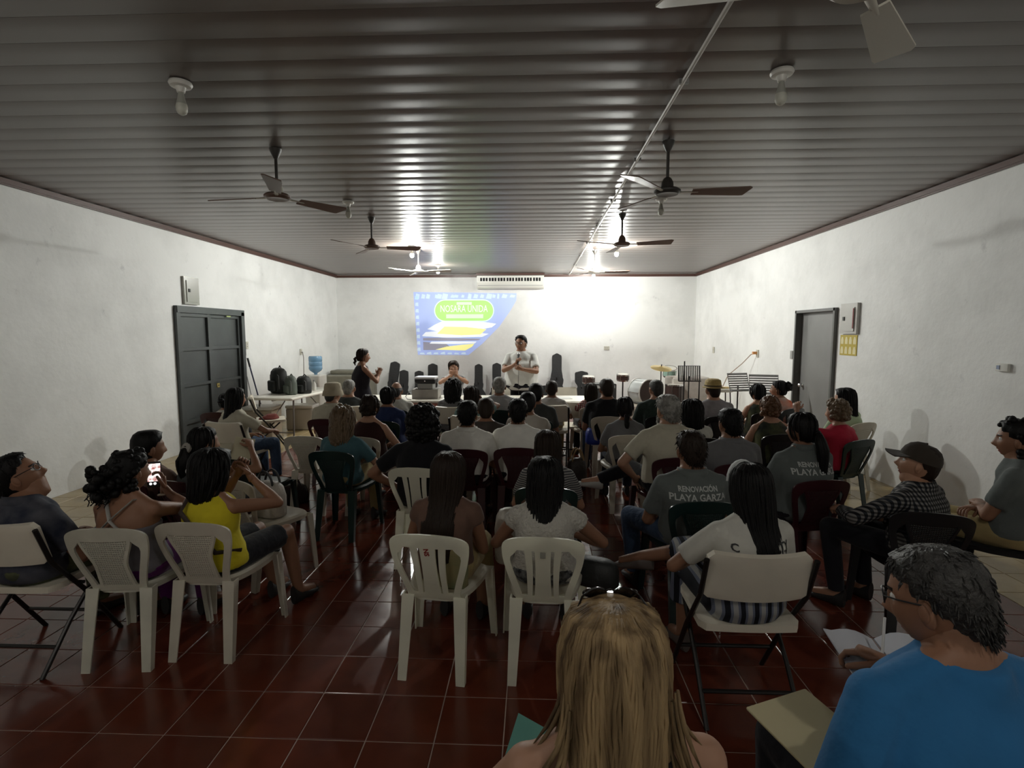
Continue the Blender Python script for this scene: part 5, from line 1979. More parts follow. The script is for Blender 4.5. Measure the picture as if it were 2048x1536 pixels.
# ---- sixth row
bh = sit('weave_maroon', 'dark maroon chair under the man in the bucket hat', 'man in a beige bucket hat and cream shirt on the left', -2.40, 6.26, 1.180, -4, s=1.02, bulk=1.10, skin='c', det=0.3, hair=('short', 'dkgrey', dict(th=0.0)), top=c_cream, bottom=c_khaki, hy=-18, collar=True)
nv = sit('weave_green', 'dark green plastic chair under the woman in navy', 'person in a navy shirt with hair in a small top knot', -1.70, 6.14, 1.160, -2, s=1.0, sex='f', bulk=1.22, skin='b', det=0.5, hair=('bun', 'black', dict(r=0.022, z0=0.05, blobs=8)), top=c_navy, bottom=c_trou)
t25 = sit('fold', 'beige folding chair under the woman in the pale teal shirt', 'woman in a pale teal shirt holding her hand to her ear', -0.74, 6.36, 1.150, -2, s=0.98, sex='f', bulk=1.12, skin='b', det=0.4, hair=('bob', 'brown', dict(L=0.15, w=0.085)), top=c_pteal, bottom=c_trou, aR='ear')
d21 = sit('weave_green', 'dark green chair under the man in the dark shirt, centre', 'man with short hair in a dark shirt in the centre', 0.03, 6.32, 1.185, -3, s=1.0, bulk=1.08, skin='b', det=0.3, hair=('short', 'black', {}), top=c_dgrey, bottom=c_trou)
k26 = sit('weave_tan', 'woven-back tan chair under the man in the black t-shirt', 'man with short dark hair in a black t-shirt and jeans, right of the centre aisle', 0.90, 6.58, 1.222, -2, s=1.06, bulk=1.22, skin='b', det=0.4, hair=('short', 'brown', dict(th=0.004)), top=c_black, bottom=c_denim, knees=0.2, hy=12)
d29 = sit('weave_black', 'black plastic chair under the man in the dark green shirt', 'man with cropped hair in a dark green shirt', 1.52, 6.64, 1.210, 6, s=1.02, bulk=1.12, skin='c', det=0.2, hair=('short', 'dkgrey', dict(th=-0.001)), top=c_dgreen, bottom=c_trou, hy=10)
s31 = sit('weave_black', 'black plastic chair under the man in the straw hat', 'man in a straw hat and a mauve-grey t-shirt on the right', 2.22, 6.66, 1.205, 6, s=1.04, bulk=1.16, skin='c', det=0.2, hair=('short', 'brown', dict(th=0.0)), top=c_mauve, bottom=c_khaki)
d37 = sit('weave_tan', 'tan chair under the dark-haired woman by the single grey door', 'woman with shoulder-length dark hair in a pale green top by the right wall', 3.58, 6.24, 1.150, 22, s=0.96, sex='f', bulk=1.1, skin='c', det=0.5, hair=('bob', 'black', dict(L=0.22, w=0.10, puff=0.012)), top=c_green, bottom=c_trou, hy=24)

# ---- front row
gc = sit('fold', 'folding chair under the man with close-cropped grey hair on the left', 'man with close-cropped grey hair beyond the bucket hat', -2.50, 7.12, 1.160, 0, s=1.0, bulk=1.05, skin='c', det=0.2, hair=('short', 'grey', dict(th=-0.004)), top=c_dgrey, bottom=c_trou)
bl = sit('weave_green', 'dark green chair under the bald man in the front row', 'bald man in a white t-shirt in the front row', -1.84, 7.08, 1.135, 2, s=1.0, bulk=1.08, skin='c', det=0.1, hair=('bald', 'dkgrey', {}), top=c_white, bottom=c_trou)
b24 = sit('fold', 'folding chair under the woman with the dark wavy bob in the front row', 'woman with a dark wavy bob in a grey shirt in the front row', -1.08, 7.12, 1.150, 0, s=0.98, sex='f', bulk=1.08, skin='b', det=0.4, hair=('curly', 'black', dict(puff=0.016, blobs=110, L=0.17, w=0.09)), top=c_grey, bottom=c_trou)
g23 = sit('weave_green', 'dark green chair under the grey-haired man in the front row', 'man with short grey hair in a grey t-shirt facing the speaker', -0.45, 7.06, 1.200, 0, s=1.02, bulk=1.14, skin='b', det=0.3, hair=('short', 'grey', dict(th=0.004)), top=cloth('light_grey', (0.36, 0.36, 0.36)), bottom=c_trou)
y22 = sit('fold', 'beige folding chair under the boy in the front row', 'boy with short dark hair in a pale shirt in the front row', 0.25, 7.34, 1.125, -4, s=0.88, skin='b', det=0.3, hair=('short', 'brown', dict(th=0.006)), top=cloth('pale_shirt', (0.42, 0.40, 0.38)), bottom=c_khaki, aR='thigh', shoes=(0.35, 0.33, 0.3))
x26 = sit('weave_tan', 'tan chair in the front row right of the aisle', 'woman in a red plaid shirt half hidden by the man in black', 0.80, 7.42, 1.090, 6, s=0.93, sex='f', skin='c', det=0.3, hair=('bob', 'brown', dict(L=0.16)), top=c_redplaid, bottom=c_trou, aL='chin', sleeve='long')
d34 = sit('weave_black', 'black chair under the dark-haired person beside the bun', 'person with smooth dark hair beside the woman with the curly bun', 2.90, 6.98, 1.125, 6, s=0.95, sex='f', skin='c', det=0.4, hair=('slick', 'black', dict(th=0.006)), top=c_florald, sleeve='tank', bottom=c_trou)
n35 = sit('weave_black', 'black chair under the woman with the curly bun', 'woman with a curly bun in a white and orange top by the right wall', 3.34, 7.36, 1.140, 24, s=0.97, sex='f', skin='b', hi=True, det=0.4, hair=('bun', 'black', dict(r=0.052, z0=0.02, blobs=40)), top=mat('cloth_white_orange', (0.55, 0.50, 0.45), 0.85, col2=(0.55, 0.10, 0.03), vscale=5), bottom=c_trou, hy=34)


# hats
def brim_hat(info, m, crown, brim, z0, name, band=None, droop=0.03):
    T = info['T']
    h = MB()
    prof = [(brim, z0 - droop), (crown + 0.012, z0 + 0.004), (crown + 0.004, z0 + 0.01), (crown, z0 + 0.05), (crown * 0.92, z0 + 0.085), (crown * 0.62, z0 + 0.100), (0.004, z0 + 0.102)]
    rings = []
    for r, z in prof:
        rings.append([tuple(T(V(r * math.sin(2 * PI * k / 28), -0.006 + r * 1.18 * math.cos(2 * PI * k / 28), z + 0.004 * math.sin(6 * PI * k / 28) * (r > crown + 0.02)))) for k in range(28)])
    inner = [[tuple(T(V(r * math.sin(2 * PI * k / 28), -0.006 + r * 1.18 * math.cos(2 * PI * k / 28), z - 0.005))) for k in range(28)] for r, z in prof[:2]]
    h.loft(rings, cap=False)
    h.loft([rings[0], inner[0], inner[1]], cap=False)
    ho = h.build(name, m, info['root'], angle=60)
    if band:
        q = MB()
        q.loft([[tuple(T(V((crown + 0.006) * math.sin(2 * PI * k / 28), -0.006 + (crown + 0.006) * 1.18 * math.cos(2 * PI * k / 28), z0 + zz))) for k in range(28)] for zz in (0.008, 0.028)], cap=False)
        q.build('hat_band', band, ho)


brim_hat(bh, cloth('bucket_hat', (0.42, 0.36, 0.26)), 0.090, 0.112, 0.045, 'bucket_hat', droop=0.045)
brim_hat(s31, mat('straw', (0.42, 0.30, 0.10), 0.7, bump=0.7, bscale=90), 0.092, 0.120, 0.045, 'straw_hat', band=mat('hat_band', (0.10, 0.07, 0.03), 0.7), droop=0.0)

# ---- at the front of the room
sp = person('man in a white short-sleeved shirt standing and speaking into a microphone', -0.21, 9.28, 1.745, 180 - 12, s=1.10, bulk=1.55, head_s=1.14, skin='b', hi=True, det=0.5, stand=True, hair=('short', 'black', dict(th=0.003)), top=cloth('speaker_white', (0.60, 0.60, 0.57)), bottom=c_trou, collar=True, hy=-8, group='people at the front',
            aR=((0.02, 0.29, 1.26), (1.1, -0.1, -0.75), (-0.25, 0.25, 0.85), (-0.9, 0.2, 0.2)), aL=((-0.08, 0.32, 1.18), (-1.1, -0.1, -0.75), (0.75, 0.25, 0.35), (0.2, -0.9, -0.2)), handc=0.75, voxel=0.012)
add_glasses(sp)
e_, w_, hd_, nr_ = sp['ARM'][1]
mc0 = to_world(sp, w_ + hd_ * 0.085 + V(-0.02, 0.02, -0.06))
mc1 = to_world(sp, V(sp['hc'].x, sp['hc'].y + 0.135, sp['hc'].z - 0.085))
mic = thing('microphone', 'black handheld microphone at the mouth of the standing speaker', 'microphone', tuple(mc0))
dv = (mc1 - mc0).normalized()
q = dv.to_track_quat('Z', 'Y').to_matrix()
MB().lathe([(0.012, -0.02), (0.013, 0.06), (0.018, 0.14), (0.022, 0.165)], n=14, rot=q).build('handle', M_BLACK, mic)
MB().ball(tuple(dv * 0.185), 0.027, 14, 10).build('grille', mat('silver_grille', (0.5, 0.5, 0.5), 0.35, metal=0.6), mic)
cbm = MB().tube([tuple(dv * -0.02), (0.01, -0.01, -0.15), (0.005, -0.02, -0.35), (0.02, 0.02, -0.6)], 0.004, 6)
cbm.build('cable', M_BLACK, mic)

sw = person('woman in a dark sleeveless top standing with clasped hands by the tables', -2.66, 8.20, 1.540, -52, s=0.93, sex='f', bulk=1.12, skin='b', hi=True, det=0.5, stand=True, hair=('pony', 'brown', dict(L=0.10, z0=-0.02, back=-0.14, fat=0.6)), top=cloth('charcoal', (0.022, 0.020, 0.026)), sleeve='tank', bottom=cloth('faded_print', (0.16, 0.14, 0.14)), group='people at the front',
            aR=((0.03, 0.26, 1.12), (1, -0.2, -0.8), (-0.2, 0.3, 0.85), (-1, 0, 0.1)), aL=((-0.02, 0.27, 1.12), (-1, -0.2, -0.8), (0.2, 0.3, 0.85), (1, 0, 0.1)), handc=0.3, hy=-6)
se = person('woman in white seated behind the table with both hands over her face', -1.40, 9.35, 1.300, 180 + 8, s=1.0, sex='f', bulk=1.06, skin='a', hi=True, det=0.5, hair=('slick', 'brown', dict(th=0.006)), top=cloth('white_grey', (0.60, 0.60, 0.58), col2=(0.2, 0.2, 0.21), vscale=3), bottom=c_trou, sleeve='cap', lean=0.10, hp=-8, seat=0.46, group='people at the front',
            aR=((0.035, 0.22, 1.06), (1.2, 0.1, -0.75), (-0.1, 0.05, 0.9), (-0.3, -0.9, 0)), aL=((-0.035, 0.22, 1.06), (-1.2, 0.1, -0.75), (0.1, 0.05, 0.9), (0.3, -0.9, 0)), handc=0.25)
# ------------------------------------------------------------------ tables
M_TABLE = mat('table_white', (0.78, 0.75, 0.66), 0.4, var=0.04)
M_TLEG = mat('table_leg_grey', (0.20, 0.18, 0.16), 0.4, metal=0.4)


def folding_table(label, x, y, L, W, h=0.74, rz=0.0):
    t_ = thing('folding_table', label, 'table', (x, y, 0), rz, 'white folding tables')
    MB().rbox((0, 0, h - 0.022), (L, W, 0.044), 0.04, seg=4).build('table_top', M_TABLE, t_)
    MB().box((0, 0, h - 0.055), (L - 0.2, 0.03, 0.03)).build('rail', M_TLEG, t_, smooth=False)
    for sx in (-1, 1):
        for sy in (-1, 1):
            MB().tube([(sx * (L / 2 - 0.22), sy * (W / 2 - 0.1), h - 0.05), (sx * (L / 2 - 0.16), sy * (W / 2 - 0.08), 0)], 0.014, 8).build('leg', M_TLEG, t_)
        MB().tube([(sx * (L / 2 - 0.18), -(W / 2 - 0.09), 0.14), (sx * (L / 2 - 0.18), (W / 2 - 0.09), 0.14)], 0.012, 8).build('stretcher', M_TLEG, t_)
        MB().tube([(sx * (L / 2 - 0.20), 0, h - 0.3), (sx * (L / 2 - 0.55), 0, h - 0.05)], 0.009, 6).build('brace', M_TLEG, t_)
    return t_


folding_table('white folding table with the projector standing on it', -1.82, 8.56, 1.80, 0.75)
folding_table('white folding table in front of the standing speaker', -0.01, 8.56, 1.75, 0.78)
folding_table('white folding table with backpacks along the left wall', -4.18, 9.30, 1.75, 0.80, rz=PI / 2 - 0.1)

# projector on a box
bx_ = thing('projector_box', 'grey carton that raises the projector on the table', 'box', (-1.72, 8.55, 0.74))
MB().rbox((0, 0, 0.075), (0.42, 0.30, 0.15), 0.01).build('carton', mat('grey_carton', (0.36, 0.34, 0.31), 0.7, var=0.1), bx_)
bx_2 = MB().box((0, 0, 0.003), (0.24, 0.26, 0.08)).build('spacer', M_GREY)
bx_2.location = (-1.72, 8.55, 0.935)
tag(bx_2, 'narrow grey block between the projector and the carton', 'block')
pj = thing('projector', 'white projector with a dark front on a stack of boxes', 'projector', (-1.72, 8.55, 0.98))
MB().rbox((0, 0, 0.035), (0.33, 0.28, 0.07), 0.02).build('lower_housing', M_BLACK, pj)
MB().rbox((0, 0.005, 0.088), (0.34, 0.29, 0.036), 0.03, seg=4).build('upper_housing', mat('projector_white', (0.68, 0.68, 0.70), 0.3), pj)
MB().lathe([(0.010, 0), (0.010, 0.008), (0.004, 0.009)], c=(0.0, -0.140, 0.042), n=14, rot=Matrix.Rotation(PI / 2, 3, 'X')).build('knob', M_CHROME, pj)
MB().lathe([(0.04, 0), (0.045, 0.02), (0.03, 0.022)], c=(0.06, 0.138, 0.045), n=18, rot=Matrix.Rotation(-PI / 2, 3, 'X')).build('lens', M_BLACK, pj)
cb = MB().tube([(-1.86, 8.44, 0.90), (-1.96, 8.36, 0.86), (-2.02, 8.36, 0.78), (-1.98, 8.30, 0.748), (-1.90, 8.24, 0.748)], 0.006, 6)
tag(cb.build('projector_cable', M_GREY), 'cable looping from the projector onto the table', 'cable')
for k, (x, y) in enumerate(((-1.38, 8.62), (-1.28, 8.58))):
    o = MB().lathe([(0.034, 0), (0.042, 0.10), (0.044, 0.105)], n=16).build('paper_cup', mat('cup_white', (0.7, 0.7, 0.68), 0.5))
    o.location = (x, y, 0.741)
    tag(o, ['white paper cup right beside the projector box', 'white paper cup farther right of the projector box'][k], 'cup', 'paper cups on the table')
for k, (x, y, r, w_, d_) in enumerate(((-0.95, 8.50, 0.2, 0.21, 0.29), (-0.6, 8.62, -0.3, 0.21, 0.29), (0.5, 8.60, 0.1, 0.21, 0.29))):
    o = MB().box((0, 0, 0.002), (w_, d_, 0.003)).build('paper_sheet', mat('paper', (0.66, 0.66, 0.63), 0.7), smooth=False)
    o.location = (x, y, 0.741)
    o.rotation_euler = (0, 0, r)
    tag(o, ['white paper sheet on the table between the projector and the grey-haired man', 'white paper sheet on the table in front of the speaker', 'white paper sheet on the right part of the speaker table'][k], 'paper', 'papers on the tables')

# chairs behind / beside the tables
chair('fold', -0.52, 9.30, 178, 'white folding chair behind the table left of the speaker')
chair('fold', 0.56, 9.30, 184, 'white folding chair behind the table right of the speaker')
chair('weave_black', -1.40, 9.42, 188, 'black chair under the woman covering her face behind the table')
chair('weave_black', 0.22, 9.75, 170, 'black chair standing behind the speaker')
chair('fold', 0.62, 7.75, -4, 'empty beige folding chair in the aisle beside the boy')
empty_fold = chair('fold', -4.10, 8.10, -62, 'empty white folding chair with a red cloth near the backpack table')
# folded red cloth on that seat
rc = MB()
for k in range(3):
    rc.rbox((0.01 * k - 0.02, 0.02 * k - 0.03, 0.012 + 0.022 * k), (0.26 - 0.05 * k, 0.22 - 0.03 * k, 0.03), 0.05, seg=4, rot=rotz(0.25 * k))
vs, fs = remesh(rc, 0.012, 3)
o = MB().add(vs.tolist(), fs).build('folded_cloth', cloth('dark_red_cloth', (0.13, 0.025, 0.02)), angle=180)
o.location = (-4.08, 8.12, 0.452)
tag(o, 'dark red folded cloth on the empty folding chair', 'cloth')
chair('weave_tan', -2.20, 5.30, -2, 'empty tan woven-back chair beside the aisle on the left')
chair('weave_green', -2.46, 4.62, -6, 'empty dark green chair before the folding chair on the left')
chair('weave_tan', -1.96, 3.78, -22, 'tan woven-back chair with a bag on its seat in front of the yellow top')


# ------------------------------------------------------------------ bags
def bag(name, label, cat, loc, size, m, rz=0, handles=True, backpack=False, mstrap=None):
    t_ = thing(name, label, cat, loc, rz)
    w, d, h = size
    rings = []
    for t, k in ((0, 0.80), (0.04, 0.96), (0.25, 1.0), (0.6, 0.97), (0.85, 0.86), (0.96, 0.66), (1.0, 0.35)):
        r_ = []
        for q in range(20):
            a = 2 * PI * q / 20
            ca, sa = math.cos(a), math.sin(a)
            rr = 1 / (abs(ca) ** 3 + abs(sa) ** 3) ** (1 / 3)
            r_.append((w / 2 * k * rr * ca * (1 + 0.03 * math.sin(5 * a + t * 9)), d / 2 * (k if t < .9 else k * 0.9) * rr * sa, h * t))
        rings.append(r_)
    MB().loft(rings).build('pouch', m, t_, angle=180)
    ms = mstrap or m
    if handles:
        for sy in (-1, 1):
            pts = [(w * 0.28 * math.cos(a), sy * d * 0.22, h * 0.88 + h * 0.42 * math.sin(a)) for a in [PI * k / 10 for k in range(11)]]
            MB().tube(pts, 0.009, 6).build('handle', ms, t_)
    if backpack:
        MB().rbox((0, -d * 0.5, h * 0.30), (w * 0.72, d * 0.30, h * 0.42), 0.05, seg=4).build('pocket', m, t_)
        MB().tube([(-0.05, d * 0.1, h * 0.97), (0, d * 0.1, h * 1.08), (0.05, d * 0.1, h * 0.97)], 0.010, 6).build('handle', ms, t_)
        MB().tube([(-w * 0.45, -d * 0.3, h * 0.2), (-w * 0.46, -d * 0.32, h * 0.7), (0, -d * 0.36, h * 0.93), (w * 0.46, -d * 0.32, h * 0.7), (w * 0.45, -d * 0.3, h * 0.2)], 0.006, 6).build('zip', mat('zip_grey', (0.2, 0.2, 0.2), 0.5), t_)
    return t_


M_BAGK = mat('bag_black', (0.020, 0.022, 0.021), 0.6, bump=0.4, bscale=12)
M_BAGG = mat('bag_greygreen', (0.10, 0.12, 0.10), 0.6, bump=0.4, bscale=12)
bag('backpack', 'large black backpack on the table by the left wall', 'backpack', (-4.42, 9.12, 0.74), (0.36, 0.24, 0.44), M_BAGK, rz=-0.7, handles=False, backpack=True)
bag('backpack', 'small grey-green backpack leaning on the large black backpack', 'backpack', (-4.12, 8.92, 0.74), (0.26, 0.16, 0.32), M_BAGG, rz=-0.7, handles=False, backpack=True)
bag('backpack', 'small black backpack with a pale zip on the left wall table', 'backpack', (-3.98, 9.12, 0.74), (0.28, 0.20, 0.30), M_BAGK, rz=-0.5, handles=False, backpack=True)
bag('handbag', 'dark bag on the floor beside the empty chair on the left', 'bag', (-2.55, 5.42, 0.0), (0.34, 0.20, 0.20), mat('bag_brown', (0.03, 0.02, 0.02), 0.5, bump=0.4), rz=0.5)
bag('handbag', 'pale bag with a black handle on the tan chair in front of the yellow top', 'bag', (-1.95, 3.80, 0.435), (0.26, 0.16, 0.26), mat('bag_pale', (0.42, 0.38, 0.33), 0.5, var=0.25, bump=0.4), rz=-0.35, mstrap=M_BLACK)
bag('handbag', 'dark bag standing on the floor in the aisle by the jeans', 'bag', (0.50, 6.05, 0.0), (0.24, 0.16, 0.36), mat('bag_dkbrown', (0.035, 0.026, 0.02), 0.45, bump=0.4), rz=0.3, mstrap=mat('tan_strap', (0.32, 0.2, 0.08), 0.5))
bag('handbag', 'dark bag on the lap of the woman in the lace top', 'bag', (0.36, 2.95, 0.36), (0.26, 0.15, 0.15), M_BAGK, rz=-0.4, handles=False)
bag('plastic_bag', 'white plastic bag beside the long-haired woman in brown', 'bag', (-0.14, 3.06, 0.44), (0.17, 0.13, 0.32), mat('bag_white', (0.5, 0.48, 0.42), 0.4, bump=0.8, bscale=14), rz=0.2, handles=False)
bag('tote_bag', 'green and ochre cloth bag on the slatted chair with red letters', 'bag', (-0.42, 2.72, 0.44), (0.16, 0.07, 0.26), mat('bag_greenochre', (0.16, 0.20, 0.11), 0.8, col2=(0.33, 0.26, 0.12), vscale=6), rz=-0.1, handles=False)
bag('pouch', 'yellow pouch on the lap of the woman with pinned-up hair', 'bag', (-1.36, 5.52, 0.50), (0.20, 0.14, 0.12), mat('bag_yellow', (0.55, 0.48, 0.12), 0.7, bump=0.5), rz=0.2, handles=False)
bag('cushion_bag', 'bright blue bag on the chair of the man in the black t-shirt', 'bag', (0.74, 6.52, 0.43), (0.20, 0.20, 0.20), mat('bag_blue', (0.012, 0.035, 0.26), 0.5), handles=False)

# papers near the camera
o = MB().rbox((0, 0, 0.004), (0.225, 0.315, 0.008), 0.006).build('folder', mat('manila', (0.50, 0.44, 0.26), 0.7))
o.location = (0.800, 1.43, 0.655)
o.rotation_euler = (0.05, -0.06, 0.34)
tag(o, 'manila folder lying on the knee of the man in blue', 'folder')
nb_ = thing('notebook', 'open white notebook held by the man in the blue shirt', 'notebook', (1.10, 1.60, 0.775))
nb_.rotation_euler = (0.15, -0.15, -0.10)
for sx in (-1, 1):
    q = MB()
    top, bot = [], []
    rings = []
    for k in range(7):
        u = k / 6
        xx = sx * (0.004 + 0.145 * u)
        zz = 0.018 * math.sin(PI * min(1, u * 1.2)) + 0.05 * u * (sx < 0)
        rings.append([(xx, -0.11, zz), (xx, 0.11, zz), (xx, 0.11, zz - 0.006), (xx, -0.11, zz - 0.006)])
    q.loft(rings)
    q.build('page', mat('notebook_page', (0.55, 0.57, 0.62), 0.7), nb_)
pn = MB().tube([(0, 0, 0), (0.06, 0.09, 0.09)], 0.004, 6)
o = pn.build('pen', mat('pen_pale', (0.6, 0.6, 0.58), 0.4))
o.location = (1.03, 1.54, 0.815)
tag(o, 'pale pen in the hand of the man in blue', 'pen')
q = MB()
q.prism([(0, 0), (0.10, -0.02), (0.13, 0.20), (0.02, 0.22)], 0, 0.003)
o = q.build('leaflet', mat('teal_paper', (0.10, 0.30, 0.25), 0.6), smooth=False)
o.location = (-0.105, 1.28, 0.58)
o.rotation_euler = (0.5, 0.25, -0.1)
tag(o, 'teal leaflet held at the left of the blond woman', 'leaflet')
q = MB()
q.box((0, 0, 0), (0.14, 0.19, 0.003))
o = q.build('paper_sheet', mat('paper_yellowish', (0.55, 0.52, 0.36), 0.7), smooth=False)
o.location = (-2.22, 3.95, 0.90)
o.rotation_euler = (0.9, 0.2, 0.3)
tag(o, 'yellowish paper held by the woman with the pale hair tie', 'paper', 'papers held in the audience')
o = MB().box((0, 0, 0), (0.21, 0.29, 0.003)).build('paper_sheet', mat('paper', (0.66, 0.66, 0.63), 0.7), smooth=False)
o.location = (0.20, 3.20, 0.62)
o.rotation_euler = (0.25, -0.1, 0.5)
tag(o, 'white sheet on the lap of the woman in lace', 'paper', 'papers held in the audience')

# ------------------------------------------------------------------ left wall corner
wd = thing('water_dispenser', 'white water dispenser behind the backpack table by the left wall', 'water dispenser', (-4.52, 10.95, 0), -0.15)
MB().rbox((0, 0, 0.46), (0.33, 0.33, 0.92), 0.04, seg=4).build('cabinet', M_WHITE_PL, wd)
MB().rbox((0, -0.15, 0.66), (0.26, 0.06, 0.2), 0.02).build('tap_recess', M_PANEL2, wd)
for sx in (-1, 1):
    MB().tube([(sx * 0.05, -0.19, 0.72), (sx * 0.05, -0.22, 0.70), (sx * 0.05, -0.22, 0.67)], 0.010, 6).build('tap', M_GREY, wd)
jug = thing('water_jug', 'translucent blue water jug upside down on the dispenser', 'water jug', (-4.52, 10.95, 0.92))
m_w = mat('blue_water_jug', (0.22, 0.42, 0.62), 0.15, trans=0.35, spec=0.6)
MB().lathe([(0.03, 0.0), (0.035, 0.03), (0.11, 0.08), (0.135, 0.12), (0.135, 0.17), (0.128, 0.18), (0.135, 0.19), (0.135, 0.26), (0.128, 0.27), (0.135, 0.28), (0.135, 0.36), (0.12, 0.385), (0.01, 0.385)], n=24).build('jug_body', m_w, jug)
bt = thing('spray_bottle', 'small white bottle on the backpack table', 'bottle', (-3.98, 9.55, 0.74))
MB().lathe([(0.034, 0), (0.036, 0.02), (0.036, 0.12), (0.016, 0.15), (0.016, 0.165)], n=16).build('bottle_body', M_WHITE_PL, bt)
MB().lathe([(0.018, 0.165), (0.018, 0.195), (0.006, 0.2)], n=12).build('cap', M_GREY, bt)
cr = thing('storage_crate', 'beige plastic storage box under the backpack table', 'crate', (-4.55, 8.75, 0), 0.05)
MB().rbox((0, 0, 0.26), (0.5, 0.42, 0.52), 0.04).build('box', mat('crate_beige', (0.42, 0.35, 0.27), 0.5), cr)
MB().rbox((0, 0, 0.54), (0.53, 0.45, 0.05), 0.04).build('lid', M_WHITE_PL, cr)
cr = thing('cooler', 'pale cooler box under the far end of the backpack table', 'cooler', (-4.30, 9.75, 0), 0.05)
MB().rbox((0, 0, 0.20), (0.5, 0.36, 0.40), 0.04).build('box', mat('cooler_pale', (0.48, 0.45, 0.40), 0.5), cr)
MB().rbox((0, 0, 0.43), (0.52, 0.38, 0.06), 0.04).build('lid', M_WHITE_PL, cr)
kb = thing('covered_piano', 'low grey cabinet under a dust cover in the left back corner', 'cabinet', (-4.62, 13.35, 0))
MB().rbox((0, 0, 0.37), (1.1, 0.9, 0.74), 0.05).build('dust_cover', cloth('dust_cover', (0.19, 0.18, 0.14)), kb)
MB().rbox((-0.1, 0.15, 0.79), (0.8, 0.5, 0.10), 0.05).build('lid_fold', cloth('dust_cover', (0.19, 0.18, 0.14)), kb)
# broom and dustpan on the wall
br = thing('broom', 'broom with a dark blue handle leaning on the left wall', 'broom', (-4.93, 9.62, 0))
MB().tube([(0.0, 0.0, 0.08), (-0.245, -0.10, 1.32)], 0.013, 8).build('handle', mat('navy_handle', (0.02, 0.03, 0.08), 0.4), br)
MB().tube([(-0.215, -0.088, 1.17), (-0.246, -0.1, 1.33)], 0.018, 8).build('grip', M_BLACK, br)
MB().box((0.01, 0, 0.05), (0.05, 0.26, 0.10), taper=1.1).build('bristles', mat('bristle', (0.06, 0.06, 0.08), 0.9), br, smooth=False)
dp = thing('dustpan', 'grey long-handled dustpan beside the broom', 'dustpan', (-5.0, 9.42, 0))
MB().tube([(0, 0, 0.22), (-0.17, 0.04, 1.0)], 0.008, 8).build('handle', M_GREY, dp)
MB().prism([(-0.14, 0.0), (0.14, 0.0), (0.11, 0.24), (-0.11, 0.24)], -0.02, 0.06, axis='X').build('pan', mat('dustpan_grey', (0.28, 0.25, 0.22), 0.6), dp, smooth=False)

# ------------------------------------------------------------------ instrument cases along the back wall
M_CASE = mat('case_black', (0.022, 0.023, 0.024), 0.65, bump=0.3, bscale=20)


def gig_bag(label, x, y, h, wb, wn, tilt, rz, neck=0.5, name='guitar_bag'):
    t_ = thing(name, label, 'instrument case', (x, y, 0.02), rz, 'instrument cases along the back wall')
    t_.rotation_euler = (-tilt[0], tilt[1], rz)
    pts = []
    n = 24
    left = []
    for k in range(n + 1):
        t = k / n
        if t < 0.5 * 1.0:
            u = t / 0.5
            w = wb * (0.62 + 0.38 * math.sin(PI * min(1, u * 1.15 + 0.25)) - 0.10 * math.exp(-((u - 0.62) / 0.14) ** 2))
        else:
            u = (t - 0.5) / 0.5
            w = wb * 0.55 * (1 - smooth01(u / 0.35)) + wn * smooth01(u / 0.35)
            if t > 0.93:
                w *= math.sqrt(max(0.02, 1 - ((t - 0.93) / 0.07) ** 2))
        if t < 0.06:
            w *= 0.7 + 5 * t
        left.append((w / 2, t * h))
    poly = [(a, b) for a, b in left] + [(-a, b) for a, b in left[::-1]]
    r0 = [(a, -0.045, b) for a, b in poly]
    r1 = [(a * 1.04, -0.03, b) for a, b in poly]
    r2 = [(a * 1.04, 0.03, b) for a, b in poly]
    r3 = [(a, 0.045, b) for a, b in poly]
    MB().loft([r0, r1, r2, r3]).build('case_body', M_CASE, t_)
    MB().tube([(0.0, -0.05, h * 0.45), (0, -0.08, h * 0.5), (0, -0.05, h * 0.55)], 0.010, 6).build('handle', M_BLACK, t_)
    return t_


gig_bag('tilted black guitar bag left of the projector along the back wall', -3.72, 13.75, 1.03, 0.40, 0.24, (0.08, 0.13), 0.0)
gig_bag('short black case with rounded top just right of the tilted bag', -3.38, 13.8, 0.80, 0.36, 0.22, (0.08, 0), 0)
gig_bag('short black case between the bald man and the projector', -2.98, 13.8, 0.78, 0.36, 0.22, (0.08, 0), 0)
gig_bag('black case rising just above the projector', -2.62, 13.8, 0.97, 0.38, 0.24, (0.08, 0), 0)
gig_bag('narrow black guitar bag right of the seated woman', -1.42, 13.8, 0.96, 0.38, 0.20, (0.08, 0), 0)
gig_bag('black guitar bag close to the left elbow of the speaker', -0.95, 13.8, 0.99, 0.38, 0.22, (0.08, 0), 0)
gig_bag('tall black guitar case with a waist right of the speaker', 0.60, 13.75, 1.24, 0.54, 0.24, (0.08, 0), 0, name='guitar_case')
gig_bag('dark case with a lumpy top right of the tall guitar case', 1.22, 13.6, 0.80, 0.34, 0.32, (0.06, 0), 0)
am = thing('amplifier', 'black amplifier box behind the end of the speaker table', 'amplifier', (1.42, 11.4, 0), 0.1)
MB().rbox((0, 0, 0.36), (0.62, 0.36, 0.72), 0.03).build('cabinet', M_BLACK, am)
MB().box((0, -0.185, 0.32), (0.54, 0.01, 0.56)).build('grille_cloth', mat('grille_cloth', (0.03, 0.03, 0.03), 0.9), am, smooth=False)
MB().box((0, -0.185, 0.66), (0.54, 0.012, 0.06)).build('control_strip', M_GREY, am, smooth=False)

# ------------------------------------------------------------------ drums and music stands
M_CYM = mat('cymbal_brass', (0.80, 0.62, 0.28), 0.28, metal=0.75)
M_SHELL = mat('drum_shell', (0.05, 0.030, 0.026), 0.3)
M_SKIN = mat('drum_head', (0.62, 0.60, 0.54), 0.45)


